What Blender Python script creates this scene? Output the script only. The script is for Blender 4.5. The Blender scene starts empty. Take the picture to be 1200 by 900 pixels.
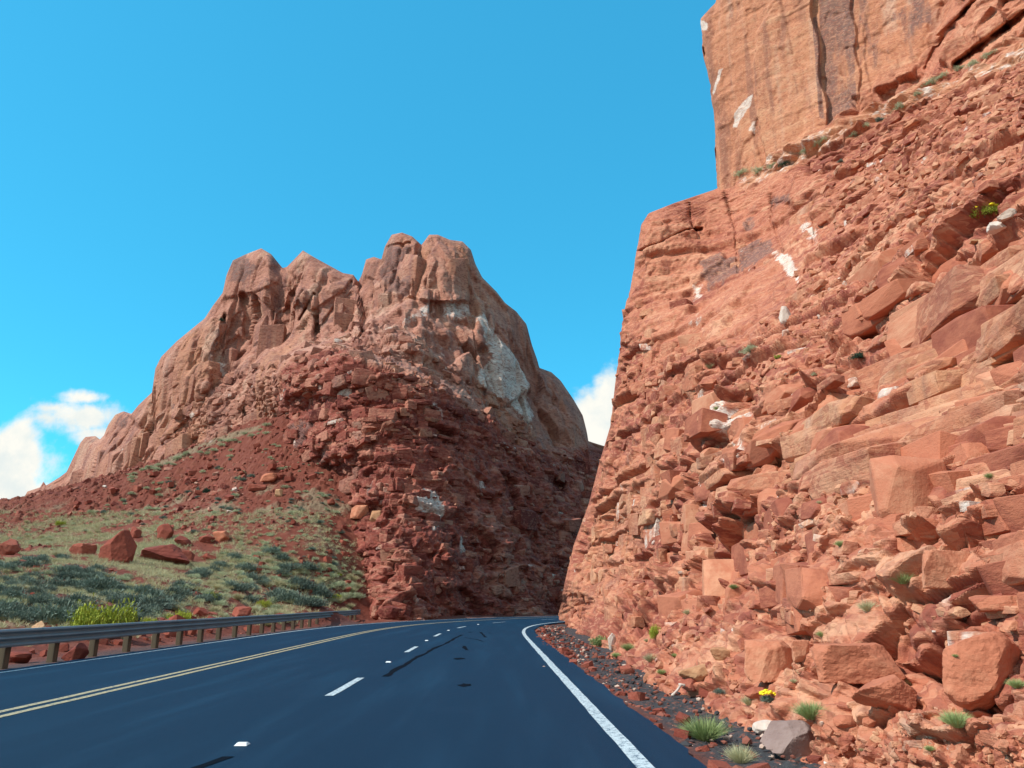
import bpy, math, random
import numpy as np
random.seed(7); RNG = np.random.default_rng(11)
scene = bpy.context.scene
COL = scene.collection

# ------------------------------------------------------------------ camera model (pixels of the 1200x900 photograph)
F = 870.0; H = 1.32
PITCH = math.atan(256.0/F); CP, SP = math.cos(PITCH), math.sin(PITCH)
def project(P):
    P = np.asarray(P, float); z = P[..., 2]-H
    dep = P[..., 1]*CP + z*SP; up = -P[..., 1]*SP + z*CP
    return 600+F*P[..., 0]/dep, 450-F*up/dep, dep
def ray(px, py, d):
    """world point seen at px,py whose forward distance (Y) is d"""
    px, py, d = np.broadcast_arrays(np.asarray(px, float), np.asarray(py, float), np.asarray(d, float))
    v = 450-py; fw = F*CP-v*SP; up = v*CP+F*SP
    return np.stack([(px-600)/fw*d, d, up/fw*d+H], -1)

# ------------------------------------------------------------------ noise
def hsh(ix, iy, iz, seed):
    h = (ix.astype(np.int64)*374761393 + iy.astype(np.int64)*668265263 + iz.astype(np.int64)*2147483647*3 + seed*974634777) & 0xFFFFFFFF
    h = ((h ^ (h >> 13))*1274126177) & 0xFFFFFFFF
    h = ((h ^ (h >> 16))*2246822519) & 0xFFFFFFFF
    h = h ^ (h >> 15)
    return (h & 0xFFFFFF)/float(0x1000000)
def vnoise(p, seed=0):
    i = np.floor(p).astype(np.int64); f = p-i; u = f*f*(3-2*f); r = 0
    for dx in (0, 1):
        wx = u[..., 0] if dx else 1-u[..., 0]
        for dy in (0, 1):
            wy = u[..., 1] if dy else 1-u[..., 1]
            for dz in (0, 1):
                wz = u[..., 2] if dz else 1-u[..., 2]
                r = r + wx*wy*wz*hsh(i[..., 0]+dx, i[..., 1]+dy, i[..., 2]+dz, seed)
    return r*2-1
def fbm(p, seed=0, n=4, gain=.5):
    a = 1; s = 0; t = 0
    for k in range(n):
        s = s+a*vnoise(p*(2.03**k), seed+k*17); t += a; a *= gain
    return s/t
def worley(p, size, seed, jit=.9):
    q = p/np.asarray(size, float); i = np.floor(q).astype(np.int64)
    n = len(q); f1 = np.full(n, 9.); f2 = np.full(n, 9.); rid = np.zeros(n); off = np.zeros((n, 3))
    for dx in (-1, 0, 1):
        for dy in (-1, 0, 1):
            for dz in (-1, 0, 1):
                c = i+np.array([dx, dy, dz])
                a = hsh(c[:, 0], c[:, 1], c[:, 2], seed)
                b = (a*7919.37) % 1; e = (a*104729.71) % 1
                o = q-(c+.5+jit*(np.stack([a, b, e], -1)-.5))
                d = np.einsum('ij,ij->i', o, o)
                new = d < f1
                f2 = np.where(new, f1, np.minimum(f2, d))
                f1 = np.where(new, d, f1)
                rid = np.where(new, (a*31337.77) % 1, rid); off = np.where(new[:, None], o, off)
    f1 = np.sqrt(f1); f2 = np.sqrt(f2)
    return f1, f2-f1, rid, off*np.asarray(size, float)
def facets(p, size, amp, tilt, seed, crack=.06, cdepth=.5):
    """flat-faced broken blocks: every cell one tilted plane, with a joint round it"""
    f1, ed, rid, off = worley(p, size, seed)
    t = np.stack([(rid*17.3) % 1, (rid*29.7) % 1, (rid*53.9) % 1], -1)-.5; t = t*np.minimum(1, size[0]/np.asarray(size, float))
    d = (rid-.5)*2*amp + np.einsum('ij,ij->i', off, t)*tilt*2
    d -= amp*cdepth*np.clip(1-ed/crack, 0, 1)
    return d, rid
def stones(p, size, seed, keep=.7):
    f1, ed, rid, off = worley(p, size, seed)
    return np.clip(1-(f1/.62)**2, 0, 1)*(.35+.65*((rid*7.7) % 1))*(rid < keep), rid
def sst(a, b, x):
    t = np.clip((x-a)/(b-a), 0, 1); return t*t*(3-2*t)

# ------------------------------------------------------------------ 2-D helpers
def tps_fit(xy, v, scale):
    xy = np.asarray(xy, float)/scale; v = np.asarray(v, float); n = len(xy)
    def K(a, b):
        r2 = ((a[:, None, :]-b[None])**2).sum(-1)+1e-12
        return .5*r2*np.log(r2)
    A = np.zeros((n+3, n+3)); A[:n, :n] = K(xy, xy)+np.eye(n)*1e-4
    A[:n, n] = 1; A[:n, n+1:] = xy; A[n, :n] = 1; A[n+1:, :n] = xy.T
    w = np.linalg.solve(A, np.concatenate([v, [0, 0, 0]]))
    def ev(q):
        q = np.asarray(q, float)/scale; out = np.empty(len(q))
        for k in range(0, len(q), 40000):
            s = q[k:k+40000]; out[k:k+40000] = K(s, xy)@w[:n]+w[n]+s@w[n+1:]
        return out
    return ev
def pdist(q, poly):
    best = np.full(len(q), 1e9); poly = np.asarray(poly, float)
    for a, b in zip(poly[:-1], poly[1:]):
        ab = b-a; t = np.clip(((q-a)@ab)/(ab@ab+1e-9), 0, 1)
        best = np.minimum(best, np.hypot(*(q-a-t[:, None]*ab).T))
    return best
def inside(q, poly):
    r = np.zeros(len(q), bool); n = len(poly)
    for k in range(n):
        x1, y1 = poly[k]; x2, y2 = poly[(k+1) % n]
        if y1 == y2: continue
        c = ((y1 > q[:, 1]) != (y2 > q[:, 1])) & (q[:, 0] < (x2-x1)*(q[:, 1]-y1)/(y2-y1)+x1)
        r ^= c
    return r
def polymask(q, poly, soft=10):
    d = pdist(q, list(poly)+[poly[0]]); d = np.where(inside(q, poly), d, -d)
    return sst(-soft, soft, d)

# ------------------------------------------------------------------ mesh helpers
def link(name, me, mat=None, parent=None):
    o = bpy.data.objects.new(name, me); COL.objects.link(o)
    if mat is not None and me is not None: me.materials.append(mat)
    if parent is not None: o.parent = parent
    return o
def mesh_np(name, V, faces, attrs=None, smooth=False):
    me = bpy.data.meshes.new(name); V = np.asarray(V, np.float32); faces = np.asarray(faces, np.int32)
    k = faces.shape[1]
    me.vertices.add(len(V)); me.vertices.foreach_set('co', V.ravel())
    me.loops.add(faces.size); me.loops.foreach_set('vertex_index', faces.ravel())
    me.polygons.add(len(faces)); me.polygons.foreach_set('loop_start', np.arange(0, faces.size, k, dtype=np.int32))
    me.polygons.foreach_set('loop_total', np.full(len(faces), k, np.int32))
    me.polygons.foreach_set('use_smooth', np.full(len(faces), smooth))
    for nm, a in (attrs or {}).items():
        at = me.attributes.new(nm, 'FLOAT', 'POINT'); at.data.foreach_set('value', np.asarray(a, np.float32).ravel())
    me.update(calc_edges=True); me.validate()
    return me
def grid_faces(nr, nc, keep=None):
    i = np.arange(nr*nc).reshape(nr, nc)
    f = np.stack([i[:-1, :-1], i[:-1, 1:], i[1:, 1:], i[1:, :-1]], -1).reshape(-1, 4)
    return f if keep is None else f[keep.ravel()]
def grid_normals(P):
    du = np.gradient(P, axis=1); dv = np.gradient(P, axis=0)
    n = np.cross(du, dv); n /= np.linalg.norm(n, axis=-1, keepdims=True)+1e-9
    return n
def blur2(A, n=1):
    for _ in range(n):
        A = np.concatenate([A[:1], (A[:-2]+2*A[1:-1]+A[2:])/4, A[-1:]], 0)
        A = np.concatenate([A[:, :1], (A[:, :-2]+2*A[:, 1:-1]+A[:, 2:])/4, A[:, -1:]], 1)
    return A
def push_out(P, nrm, D, shp, nb=1, mixv=.7, fold=(.04, .36)):
    """displace the smooth rock body: outwards along its (smoothed) normal, leaning towards the open side"""
    n = blur2(nrm, 10); n /= np.linalg.norm(n, axis=-1, keepdims=True)+1e-9; n = n.reshape(-1, 3)
    v = np.array([0, 0, H])-P; v /= np.linalg.norm(v, axis=1)[:, None]
    n2 = blur2(nrm, 2).reshape(-1, 3); n2 /= np.linalg.norm(n2, axis=1)[:, None]+1e-9
    D = D*sst(fold[0], fold[1], np.minimum(np.einsum('ij,ij->i', n, v), np.einsum('ij,ij->i', n2, v)+.08))
    d = n+mixv*v; d /= np.linalg.norm(d, axis=1)[:, None]
    return P+d*blur2(D.reshape(shp), nb).reshape(-1)[:, None]
class MB:
    def __init__(s): s.v = []; s.f = []
    def poly(s, pts, fs):
        b = len(s.v); s.v += [tuple(p) for p in pts]; s.f += [tuple(i+b for i in f) for f in fs]
    def box(s, x0, x1, y0, y1, z0, z1, bev=0):
        if bev:
            pr = [(x0+bev, y0), (x1-bev, y0), (x1, y0+bev), (x1, y1-bev), (x1-bev, y1), (x0+bev, y1), (x0, y1-bev), (x0, y0+bev)]
            n = 8
            v = [(x, y, z0) for x, y in pr]+[(x, y, z1-bev) for x, y in pr]
            cx, cy = (x0+x1)/2, (y0+y1)/2
            v += [(cx+(x-cx)*(1-2*bev/(x1-x0)), cy+(y-cy)*(1-2*bev/(y1-y0)), z1) for x, y in pr]
            fs = [(i, (i+1) % n, n+(i+1) % n, n+i) for i in range(n)]+[(n+i, n+(i+1) % n, 2*n+(i+1) % n, 2*n+i) for i in range(n)]
            fs += [tuple(range(n))[::-1], tuple(range(2*n, 3*n))]
            s.poly(v, fs)
        else:
            v = [(x, y, z) for z in (z0, z1) for x, y in ((x0, y0), (x1, y0), (x1, y1), (x0, y1))]
            s.poly(v, [(3, 2, 1, 0), (4, 5, 6, 7), (0, 1, 5, 4), (1, 2, 6, 5), (2, 3, 7, 6), (3, 0, 4, 7)])
    def tube(s, pts, r0, r1, n=6):
        pts = [np.array(p, float) for p in pts]; m = len(pts); b = len(s.v)
        for k, p in enumerate(pts):
            t = pts[min(k+1, m-1)]-pts[max(k-1, 0)]; t /= np.linalg.norm(t)+1e-9
            a = np.cross(t, (0, 0, 1) if abs(t[2]) < .9 else (1, 0, 0)); a /= np.linalg.norm(a); c = np.cross(t, a)
            r = r0+(r1-r0)*k/(m-1)
            for j in range(n):
                w = 2*math.pi*j/n; s.v.append(tuple(p+r*(a*math.cos(w)+c*math.sin(w))))
        for k in range(m-1):
            for j in range(n):
                s.f.append((b+k*n+j, b+k*n+(j+1) % n, b+(k+1)*n+(j+1) % n, b+(k+1)*n+j))
        s.f.append(tuple(b+j for j in range(n))[::-1]); s.f.append(tuple(b+(m-1)*n+j for j in range(n)))
    def mesh(s, name, smooth=False):
        me = bpy.data.meshes.new(name); me.from_pydata(s.v, [], s.f)
        for p in me.polygons: p.use_smooth = smooth
        me.update(); return me
def tag(o, label=None, cat=None, group=None, kind=None):
    if label: o['label'] = label
    if cat: o['category'] = cat
    if group: o['group'] = group
    if kind: o['kind'] = kind
    return o

# ------------------------------------------------------------------ materials
def newmat(name):
    m = bpy.data.materials.new(name); m.use_nodes = True; nt = m.node_tree; nt.nodes.clear()
    out = nt.nodes.new('ShaderNodeOutputMaterial'); b = nt.nodes.new('ShaderNodeBsdfPrincipled')
    nt.links.new(b.outputs[0], out.inputs[0]); b.inputs['Roughness'].default_value = .9
    b.inputs['Specular IOR Level'].default_value = .25
    return m, nt, b
def N(nt, t, **kw):
    n = nt.nodes.new(t)
    for k, v in kw.items():
        if k.startswith('i_'): n.inputs[k[2:].replace('_', ' ')].default_value = v
        else: setattr(n, k, v)
    return n
def L(nt, a, b): nt.links.new(a, b)
def mixc(nt, fac, a, b, blend='MIX'):
    m = N(nt, 'ShaderNodeMix', data_type='RGBA', blend_type=blend)
    for s, v in ((0, fac), (6, a), (7, b)):
        if hasattr(v, 'is_linked'): L(nt, v, m.inputs[s])
        elif isinstance(v, (int, float)): m.inputs[s].default_value = v
        else: m.inputs[s].default_value = (*v, 1)
    return m.outputs[2]
def math_(nt, op, a, b=0., clamp=False):
    m = N(nt, 'ShaderNodeMath', operation=op, use_clamp=clamp)
    for s, v in ((0, a), (1, b)):
        if hasattr(v, 'is_linked'): L(nt, v, m.inputs[s])
        else: m.inputs[s].default_value = v
    return m.outputs[0]
def ramp(nt, x, a, b, lo=0., hi=1.):
    m = N(nt, 'ShaderNodeMapRange', interpolation_type='SMOOTHSTEP')
    m.inputs['From Min'].default_value = a; m.inputs['From Max'].default_value = b
    m.inputs['To Min'].default_value = lo; m.inputs['To Max'].default_value = hi
    L(nt, x, m.inputs['Value']); return m.outputs[0]
def coords(nt, scale=(1, 1, 1), kind='Object'):
    t = N(nt, 'ShaderNodeTexCoord'); m = N(nt, 'ShaderNodeMapping'); m.inputs['Scale'].default_value = scale
    L(nt, t.outputs[kind], m.inputs[0]); return m.outputs[0]
def noise(nt, co, s, det=4, rough=.55, dist=0.):
    n = N(nt, 'ShaderNodeTexNoise'); n.inputs['Scale'].default_value = s; n.inputs['Detail'].default_value = det
    n.inputs['Roughness'].default_value = rough; n.inputs['Distortion'].default_value = dist
    L(nt, co, n.inputs['Vector']); return n.outputs['Fac']
def attr(nt, name): return N(nt, 'ShaderNodeAttribute', attribute_name=name).outputs['Fac']
def bump(nt, b, h, strength, dist):
    n = N(nt, 'ShaderNodeBump'); n.inputs['Strength'].default_value = strength; n.inputs['Distance'].default_value = dist
    L(nt, h, n.inputs['Height']); L(nt, n.outputs[0], b.inputs['Normal'])

def rock_material(name, A, B, C, zoneA=None, zoneB=None, fine=1.0, bed=.6, bdist=.05):
    """A mid, B dark, C light tone of the stone; zone attribute mixes to a second stone (zoneA/zoneB)"""
    m, nt, b = newmat(name); co = coords(nt)
    tone = attr(nt, 'tone')
    n1 = noise(nt, co, .35/fine, 5, .6); n2 = noise(nt, co, 2.2/fine, 5, .65, .4)
    beds = noise(nt, coords(nt, (.10, .10, 1.6)), 1.1/fine, 5, .7)
    streak = noise(nt, coords(nt, (1, 1, .09)), 1.0/fine, 4, .6)
    f = math_(nt, 'ADD', math_(nt, 'MULTIPLY', n1, .45), math_(nt, 'MULTIPLY', n2, .55))
    f = math_(nt, 'ADD', f, math_(nt, 'MULTIPLY', math_(nt, 'SUBTRACT', tone, .5), .45))
    f = math_(nt, 'ADD', f, math_(nt, 'MULTIPLY', math_(nt, 'SUBTRACT', beds, .5), bed))
    big_ = noise(nt, co, .11/fine, 4, .6); f = math_(nt, 'ADD', f, math_(nt, 'MULTIPLY', math_(nt, 'SUBTRACT', big_, .5), .5))
    c = mixc(nt, ramp(nt, f, .28, .5), B, A); c = mixc(nt, ramp(nt, f, .52, .78), c, C)
    c = mixc(nt, ramp(nt, noise(nt, coords(nt, (.06, .06, 2.4)), 1.7/fine, 5, .7), .56, .68, 0, .7), c, B)
    pu = noise(nt, co, .8/fine, 4, .6); c = mixc(nt, ramp(nt, pu, .58, .7, 0, .45), c, (B[0]*.95, B[1]*1.25, B[2]*1.55))
    if zoneA is not None:
        z = attr(nt, 'zone')
        d = mixc(nt, ramp(nt, f, .22, .5), [q*.66 for q in zoneA], zoneA); d = mixc(nt, ramp(nt, f, .5, .85), d, zoneB)
        d = mixc(nt, ramp(nt, streak, .50, .68, 0, .8), d, [zoneA[0]*.55, zoneA[1]*.6, zoneA[2]*.75])
        d = mixc(nt, ramp(nt, noise(nt, coords(nt, (1, 1, .16)), .22/fine, 4, .6), .5, .68, 0, .55), d, (.50, .24, .13))
        st2 = noise(nt, coords(nt, (1, 1, .07)), .5/fine, 4, .6); d = mixc(nt, ramp(nt, st2, .52, .7, 0, .7), d, (.55, .36, .26)); d = mixc(nt, ramp(nt, st2, .46, .32, 0, .65), d, [zoneA[0]*.5, zoneA[1]*.5, zoneA[2]*.6])
        c = mixc(nt, z, c, d)
    pale = attr(nt, 'pale')
    pm = ramp(nt, math_(nt, 'ADD', pale, math_(nt, 'MULTIPLY', math_(nt, 'SUBTRACT', math_(nt, 'ADD', math_(nt, 'MULTIPLY', n2, .5), math_(nt, 'MULTIPLY', streak, .5)), .5), 2.3)), .40, .70)
    pm = math_(nt, 'MULTIPLY', pm, ramp(nt, pale, .02, .2))
    c = mixc(nt, math_(nt, 'MULTIPLY', pm, .9), c, (.70, .61, .54))
    var = attr(nt, 'varnish')
    vm = ramp(nt, math_(nt, 'ADD', var, math_(nt, 'MULTIPLY', math_(nt, 'SUBTRACT', streak, .5), 1.2)), .4, .7)
    vm = math_(nt, 'MULTIPLY', vm, ramp(nt, var, .02, .2))
    c = mixc(nt, math_(nt, 'MULTIPLY', vm, .8), c, (.16, .095, .085))
    fl = noise(nt, co, 9/fine, 3, .7)
    c = mixc(nt, ramp(nt, fl, .62, .74, 0, .35), c, C); c = mixc(nt, ramp(nt, fl, .4, .28, 0, .4), c, B)
    L(nt, c, b.inputs['Base Color'])
    vo = N(nt, 'ShaderNodeTexVoronoi', feature='DISTANCE_TO_EDGE'); vo.inputs['Scale'].default_value = 2.4/fine
    wc = N(nt, 'ShaderNodeVectorMath', operation='ADD'); L(nt, coords(nt, (1, 1, 2.1)), wc.inputs[0])
    nc_ = N(nt, 'ShaderNodeTexNoise'); nc_.inputs['Scale'].default_value = 1.3/fine; L(nt, co, nc_.inputs['Vector'])
    L(nt, nc_.outputs['Color'], wc.inputs[1]); L(nt, wc.outputs[0], vo.inputs['Vector'])
    vf = N(nt, 'ShaderNodeTexVoronoi'); vf.inputs['Scale'].default_value = 5.5/fine; L(nt, wc.outputs[0], vf.inputs['Vector'])
    vcol = N(nt, 'ShaderNodeSeparateColor'); L(nt, vf.outputs['Color'], vcol.inputs[0])
    c = mixc(nt, ramp(nt, vcol.outputs[0], .55, .95, 0, .45), c, C); c = mixc(nt, ramp(nt, vcol.outputs[1], .6, .95, 0, .45), c, B)
    L(nt, c, b.inputs['Base Color'])
    hb = math_(nt, 'ADD', noise(nt, co, 6/fine, 6, .7), math_(nt, 'MULTIPLY', noise(nt, coords(nt, (.25, .25, 2.2)), 5/fine, 4, .7), .7)); hb = math_(nt, 'ADD', hb, math_(nt, 'MULTIPLY', streak, 1.1))
    hb = math_(nt, 'ADD', hb, math_(nt, 'MULTIPLY', vcol.outputs[2], .9))
    bump(nt, b, hb, .8, bdist*fine)
    return m

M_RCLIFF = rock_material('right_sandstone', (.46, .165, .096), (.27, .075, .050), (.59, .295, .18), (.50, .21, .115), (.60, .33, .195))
M_BUTTE = rock_material('butte_sandstone', (.28, .072, .050), (.15, .034, .027), (.45, .19, .13), (.44, .205, .145), (.56, .32, .24), fine=1.8, bdist=.11)
M_FAR = M_BUTTE

def stone_material(name, A, B, C):
    m, nt, b = newmat(name); co = coords(nt)
    oi = N(nt, 'ShaderNodeObjectInfo')
    n1 = noise(nt, co, 1.2, 5, .62, .3); n2 = noise(nt, co, 7, 4, .65)
    beds = noise(nt, coords(nt, (.3, .3, 3.5)), 1.6, 4, .7)
    f = math_(nt, 'ADD', math_(nt, 'MULTIPLY', n1, .6), math_(nt, 'MULTIPLY', n2, .25))
    f = math_(nt, 'ADD', f, math_(nt, 'MULTIPLY', beds, .15))
    f = math_(nt, 'ADD', f, math_(nt, 'MULTIPLY', math_(nt, 'SUBTRACT', oi.outputs['Random'], .5), .35))
    c = mixc(nt, ramp(nt, f, .25, .52), B, A); c = mixc(nt, ramp(nt, f, .52, .8), c, C)
    L(nt, c, b.inputs['Base Color'])
    bump(nt, b, math_(nt, 'ADD', n2, math_(nt, 'MULTIPLY', noise(nt, co, 22, 4, .7), .5)), .6, .03)
    return m
M_ROCK = stone_material('orange_block', (.46, .162, .092), (.27, .076, .048), (.59, .295, .18))
M_MAROON = stone_material('maroon_block', (.26, .065, .042), (.17, .038, .028), (.36, .12, .08))
M_PALE = stone_material('pale_stone', (.58, .47, .40), (.45, .33, .26), (.72, .64, .57))
M_GREY = stone_material('grey_stone', (.27, .19, .17), (.19, .12, .11), (.36, .27, .24))
M_BUFF = stone_material('buff_stone', (.50, .29, .16), (.40, .19, .10), (.58, .40, .25))

def leaf_material(name, A, B, tip=None):
    m, nt, b = newmat(name); oi = N(nt, 'ShaderNodeObjectInfo'); t = attr(nt, 'tone')
    c = mixc(nt, t, A, B)
    c = mixc(nt, math_(nt, 'MULTIPLY', oi.outputs['Random'], .45), c, [min(1, q*1.5) for q in B])
    L(nt, c, b.inputs['Base Color']); b.inputs['Roughness'].default_value = .75
    return m
M_SAGE = leaf_material('sagebrush_leaf', (.045, .075, .062), (.17, .225, .18))
M_PALESAGE = leaf_material('pale_brush_leaf', (.22, .27, .155), (.44, .48, .31))
M_RABBIT = leaf_material('yellow_green_leaf', (.12, .16, .018), (.34, .38, .04))
M_GREEN = leaf_material('fresh_green_leaf', (.13, .19, .06), (.33, .40, .17))
M_STRAW = leaf_material('straw_grass', (.29, .275, .15), (.47, .45, .27))
M_DARK = leaf_material('dark_green_leaf', (.018, .05, .03), (.04, .085, .055))
M_FLOWER = newmat('yellow_petals')[0]; M_FLOWER.node_tree.nodes['Principled BSDF'].inputs['Base Color'].default_value = (.85, .68, .03, 1)
m, nt, b = newmat('twig_bark'); c = mixc(nt, noise(nt, coords(nt), 30), (.10, .075, .055), (.22, .17, .13)); L(nt, c, b.inputs['Base Color']); M_TWIG = m

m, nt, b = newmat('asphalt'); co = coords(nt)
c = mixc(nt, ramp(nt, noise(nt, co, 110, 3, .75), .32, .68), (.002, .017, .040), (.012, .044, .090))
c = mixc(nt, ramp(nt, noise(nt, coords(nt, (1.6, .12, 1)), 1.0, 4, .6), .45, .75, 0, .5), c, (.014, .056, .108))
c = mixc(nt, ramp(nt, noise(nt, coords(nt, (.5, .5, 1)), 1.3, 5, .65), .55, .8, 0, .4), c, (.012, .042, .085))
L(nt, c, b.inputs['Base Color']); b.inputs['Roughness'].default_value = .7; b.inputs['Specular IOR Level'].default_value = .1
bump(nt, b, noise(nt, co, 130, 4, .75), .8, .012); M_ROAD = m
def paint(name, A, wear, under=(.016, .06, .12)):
    m, nt, b = newmat(name); co = coords(nt)
    w = ramp(nt, math_(nt, 'ADD', math_(nt, 'MULTIPLY', noise(nt, co, 14, 5, .75), .6), math_(nt, 'MULTIPLY', noise(nt, co, 90, 3, .7), .4)), wear-.06, wear+.06)
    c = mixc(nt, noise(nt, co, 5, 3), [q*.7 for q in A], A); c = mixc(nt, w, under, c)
    L(nt, c, b.inputs['Base Color']); b.inputs['Roughness'].default_value = .6; return m
M_WHITE = paint('white_road_paint', (.60, .70, .74), .46)
M_YELLOW = paint('yellow_road_paint', (.52, .43, .24), .46)
m, nt, b = newmat('tar_sealant'); b.inputs['Base Color'].default_value = (.003, .006, .012, 1); b.inputs['Specular IOR Level'].default_value = .05; b.inputs['Roughness'].default_value = .9; M_TAR = m

m, nt, b = newmat('weathered_steel'); co = coords(nt)
c = mixc(nt, noise(nt, co, 1.3, 5, .6), (.15, .22, .25), (.26, .34, .37)); c = mixc(nt, ramp(nt, noise(nt, coords(nt, (1, .3, 6)), 3, 4), .6, .8, 0, .5), c, (.10, .11, .11))
L(nt, c, b.inputs['Base Color']); b.inputs['Metallic'].default_value = .2; b.inputs['Roughness'].default_value = .5; M_STEEL = m
m, nt, b = newmat('weathered_post_wood'); c = mixc(nt, noise(nt, coords(nt, (6, 6, .6)), 3, 5), (.08, .06, .042), (.19, .145, .095)); L(nt, c, b.inputs['Base Color']); M_WOOD = m
m, nt, b = newmat('dark_end_plate'); b.inputs['Base Color'].default_value = (.03, .05, .065, 1); b.inputs['Metallic'].default_value = .4; M_DARKSTEEL = m
m, nt, b = newmat('marker_plastic'); b.inputs['Base Color'].default_value = (.75, .8, .82, 1); b.inputs['Roughness'].default_value = .35; M_MARKER = m

# ground: red soil, pale grassy soil, dark cinder gravel, by attributes of the terrain
m, nt, b = newmat('desert_ground'); co = coords(nt)
n1 = noise(nt, co, .5, 6, .65); n2 = noise(nt, co, 5, 5, .7); n3 = noise(nt, co, 28, 3, .7)
soil = mixc(nt, n1, (.11, .024, .015), (.20, .054, .032)); soil = mixc(nt, ramp(nt, n2, .5, .75, 0, .5), soil, (.30, .105, .068))
soil = mixc(nt, math_(nt, 'MULTIPLY', attr(nt, 'tone'), .35), soil, (.36, .15, .10))
lit = mixc(nt, n2, (.15, .10, .06), (.29, .255, .165))
veg = ramp(nt, math_(nt, 'ADD', attr(nt, 'veg'), math_(nt, 'MULTIPLY', math_(nt, 'SUBTRACT', n2, .5), 1.1)), .35, .75)
c = mixc(nt, math_(nt, 'MULTIPLY', veg, .75), soil, lit)
grav = mixc(nt, n3, (.022, .026, .031), (.085, .083, .086)); grav = mixc(nt, ramp(nt, noise(nt, co, 9, 4, .7), .52, .66, 0, .8), grav, (.26, .10, .07))
c = mixc(nt, attr(nt, 'gravel'), c, grav)
L(nt, c, b.inputs['Base Color']); bump(nt, b, math_(nt, 'ADD', n2, math_(nt, 'MULTIPLY', n3, .5)), .8, .06); M_GROUND = m

# ------------------------------------------------------------------ road
DS = .25
def centre(S0=28, S1=48, R=50., n=640):
    out = []; x = y = 0.; a = math.radians(-1.3)
    for i in range(n):
        t = i*DS; out.append((x, y, a)); k = min(max((t-S0)/(S1-S0), 0), 1)/R
        if a > math.radians(80): k = 0
        a += k*DS; x += math.sin(a)*DS; y += math.cos(a)*DS
    back = [(math.sin(math.radians(-1.3))*-q*DS, -q*DS*math.cos(math.radians(-1.3)), math.radians(-1.3)) for q in range(1, 81)][::-1]
    return np.array(back+out)
ROAD = centre(); S_OFF = 80
def road_pt(s, o):
    i = np.clip(np.asarray(s)/DS+S_OFF, 0, len(ROAD)-1.001); k = np.floor(i).astype(int); f = i-k
    r = ROAD[k]*(1-f)[..., None]+ROAD[k+1]*f[..., None]
    return r[..., 0]+o*np.cos(r[..., 2]), r[..., 1]-o*np.sin(r[..., 2])
def road_off(X, Y):
    """signed distance from the reference line (right positive) and distance along it"""
    off = np.empty(len(X)); sl = np.empty(len(X)); R = ROAD[::3]
    for k in range(0, len(X), 20000):
        dx = X[k:k+20000, None]-R[None, :, 0]; dy = Y[k:k+20000, None]-R[None, :, 1]
        j = np.argmin(dx*dx+dy*dy, 1); q = np.arange(len(j)); a = R[j, 2]
        off[k:k+20000] = dx[q, j]*np.cos(a)-dy[q, j]*np.sin(a); sl[k:k+20000] = (j*3-S_OFF)*DS
    return off, sl
def strip(name, s0, s1, o0, o1, z, mat, ns=None, no=2, crown=False, wob=0):
    ns = ns or max(2, int((s1-s0)/.5)+1); s = np.linspace(s0, s1, ns); P = np.zeros((no, ns, 3))
    for k, o in enumerate(np.linspace(o0, o1, no)):
        oo = o + (wob*vnoise(np.stack([s*3, s*0+o, s*0], -1), 5) if k in (0, no-1) else 0)
        P[k, :, 0], P[k, :, 1] = road_pt(s, oo); P[k, :, 2] = z
    return link(name, mesh_np(name, P.reshape(-1, 3), grid_faces(no, ns)[:, ::-1]), mat)
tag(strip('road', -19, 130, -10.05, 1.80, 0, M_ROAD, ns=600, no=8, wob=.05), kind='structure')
for nm, s0, s1, o0, o1, mt in (('road_edge_line', -19, 129, 1.19, 1.34, M_WHITE), ('road_edge_line', -19, 129, -9.74, -9.60, M_WHITE),
                               ('road_centre_line', -19, 129, -6.26, -6.14, M_YELLOW), ('road_centre_line', -19, 129, -6.00, -5.88, M_YELLOW)):
    tag(strip(nm, s0, s1, o0, o1, .004, mt, wob=.01), kind='structure')
for k in range(10):
    s = 13.2+k*10
    tag(strip('road_lane_line', s-1.35, s+1.35, -2.49, -2.36, .004, M_WHITE, ns=14, wob=.012), kind='structure')
# sealed crack and tar spots
def tar_line(pts, w):
    P = ray([p[0] for p in pts], [p[1] for p in pts], 1.0); out = []
    pts = np.array(pts, float); t = np.linspace(0, len(pts)-1, len(pts)*8); xs = np.interp(t, range(len(pts)), pts[:, 0]); ys = np.interp(t, range(len(pts)), pts[:, 1])
    R = ray(xs, ys, 1.0); k = -H/(R[:, 2]-H); X = R[:, 0]*k; Y = R[:, 1]*k
    wn = w*(1+.5*vnoise(np.stack([Y*2, Y*0, Y*0], -1), 3)); X = X+.05*vnoise(np.stack([Y*.8, Y*0+4, Y*0], -1), 9)
    P = np.stack([np.stack([X-wn, Y, X*0+.0045], -1), np.stack([X+wn, Y, X*0+.0045], -1)])
    return P.reshape(-1, 3), grid_faces(2, len(X))
V = []; Fc = []
for pts, w in (([(450, 793), (478, 777), (510, 760), (541, 744)], .055), ([(215, 905), (245, 895), (268, 887)], .05),
               ([(562, 741), (566, 744), (569, 747)], .05), ([(545, 747), (556, 749), (566, 752)], .03), ([(544, 757), (549, 762)], .05)):
    v, f = tar_line(pts, w); Fc.append(f+sum(map(len, V))); V.append(v)
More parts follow.
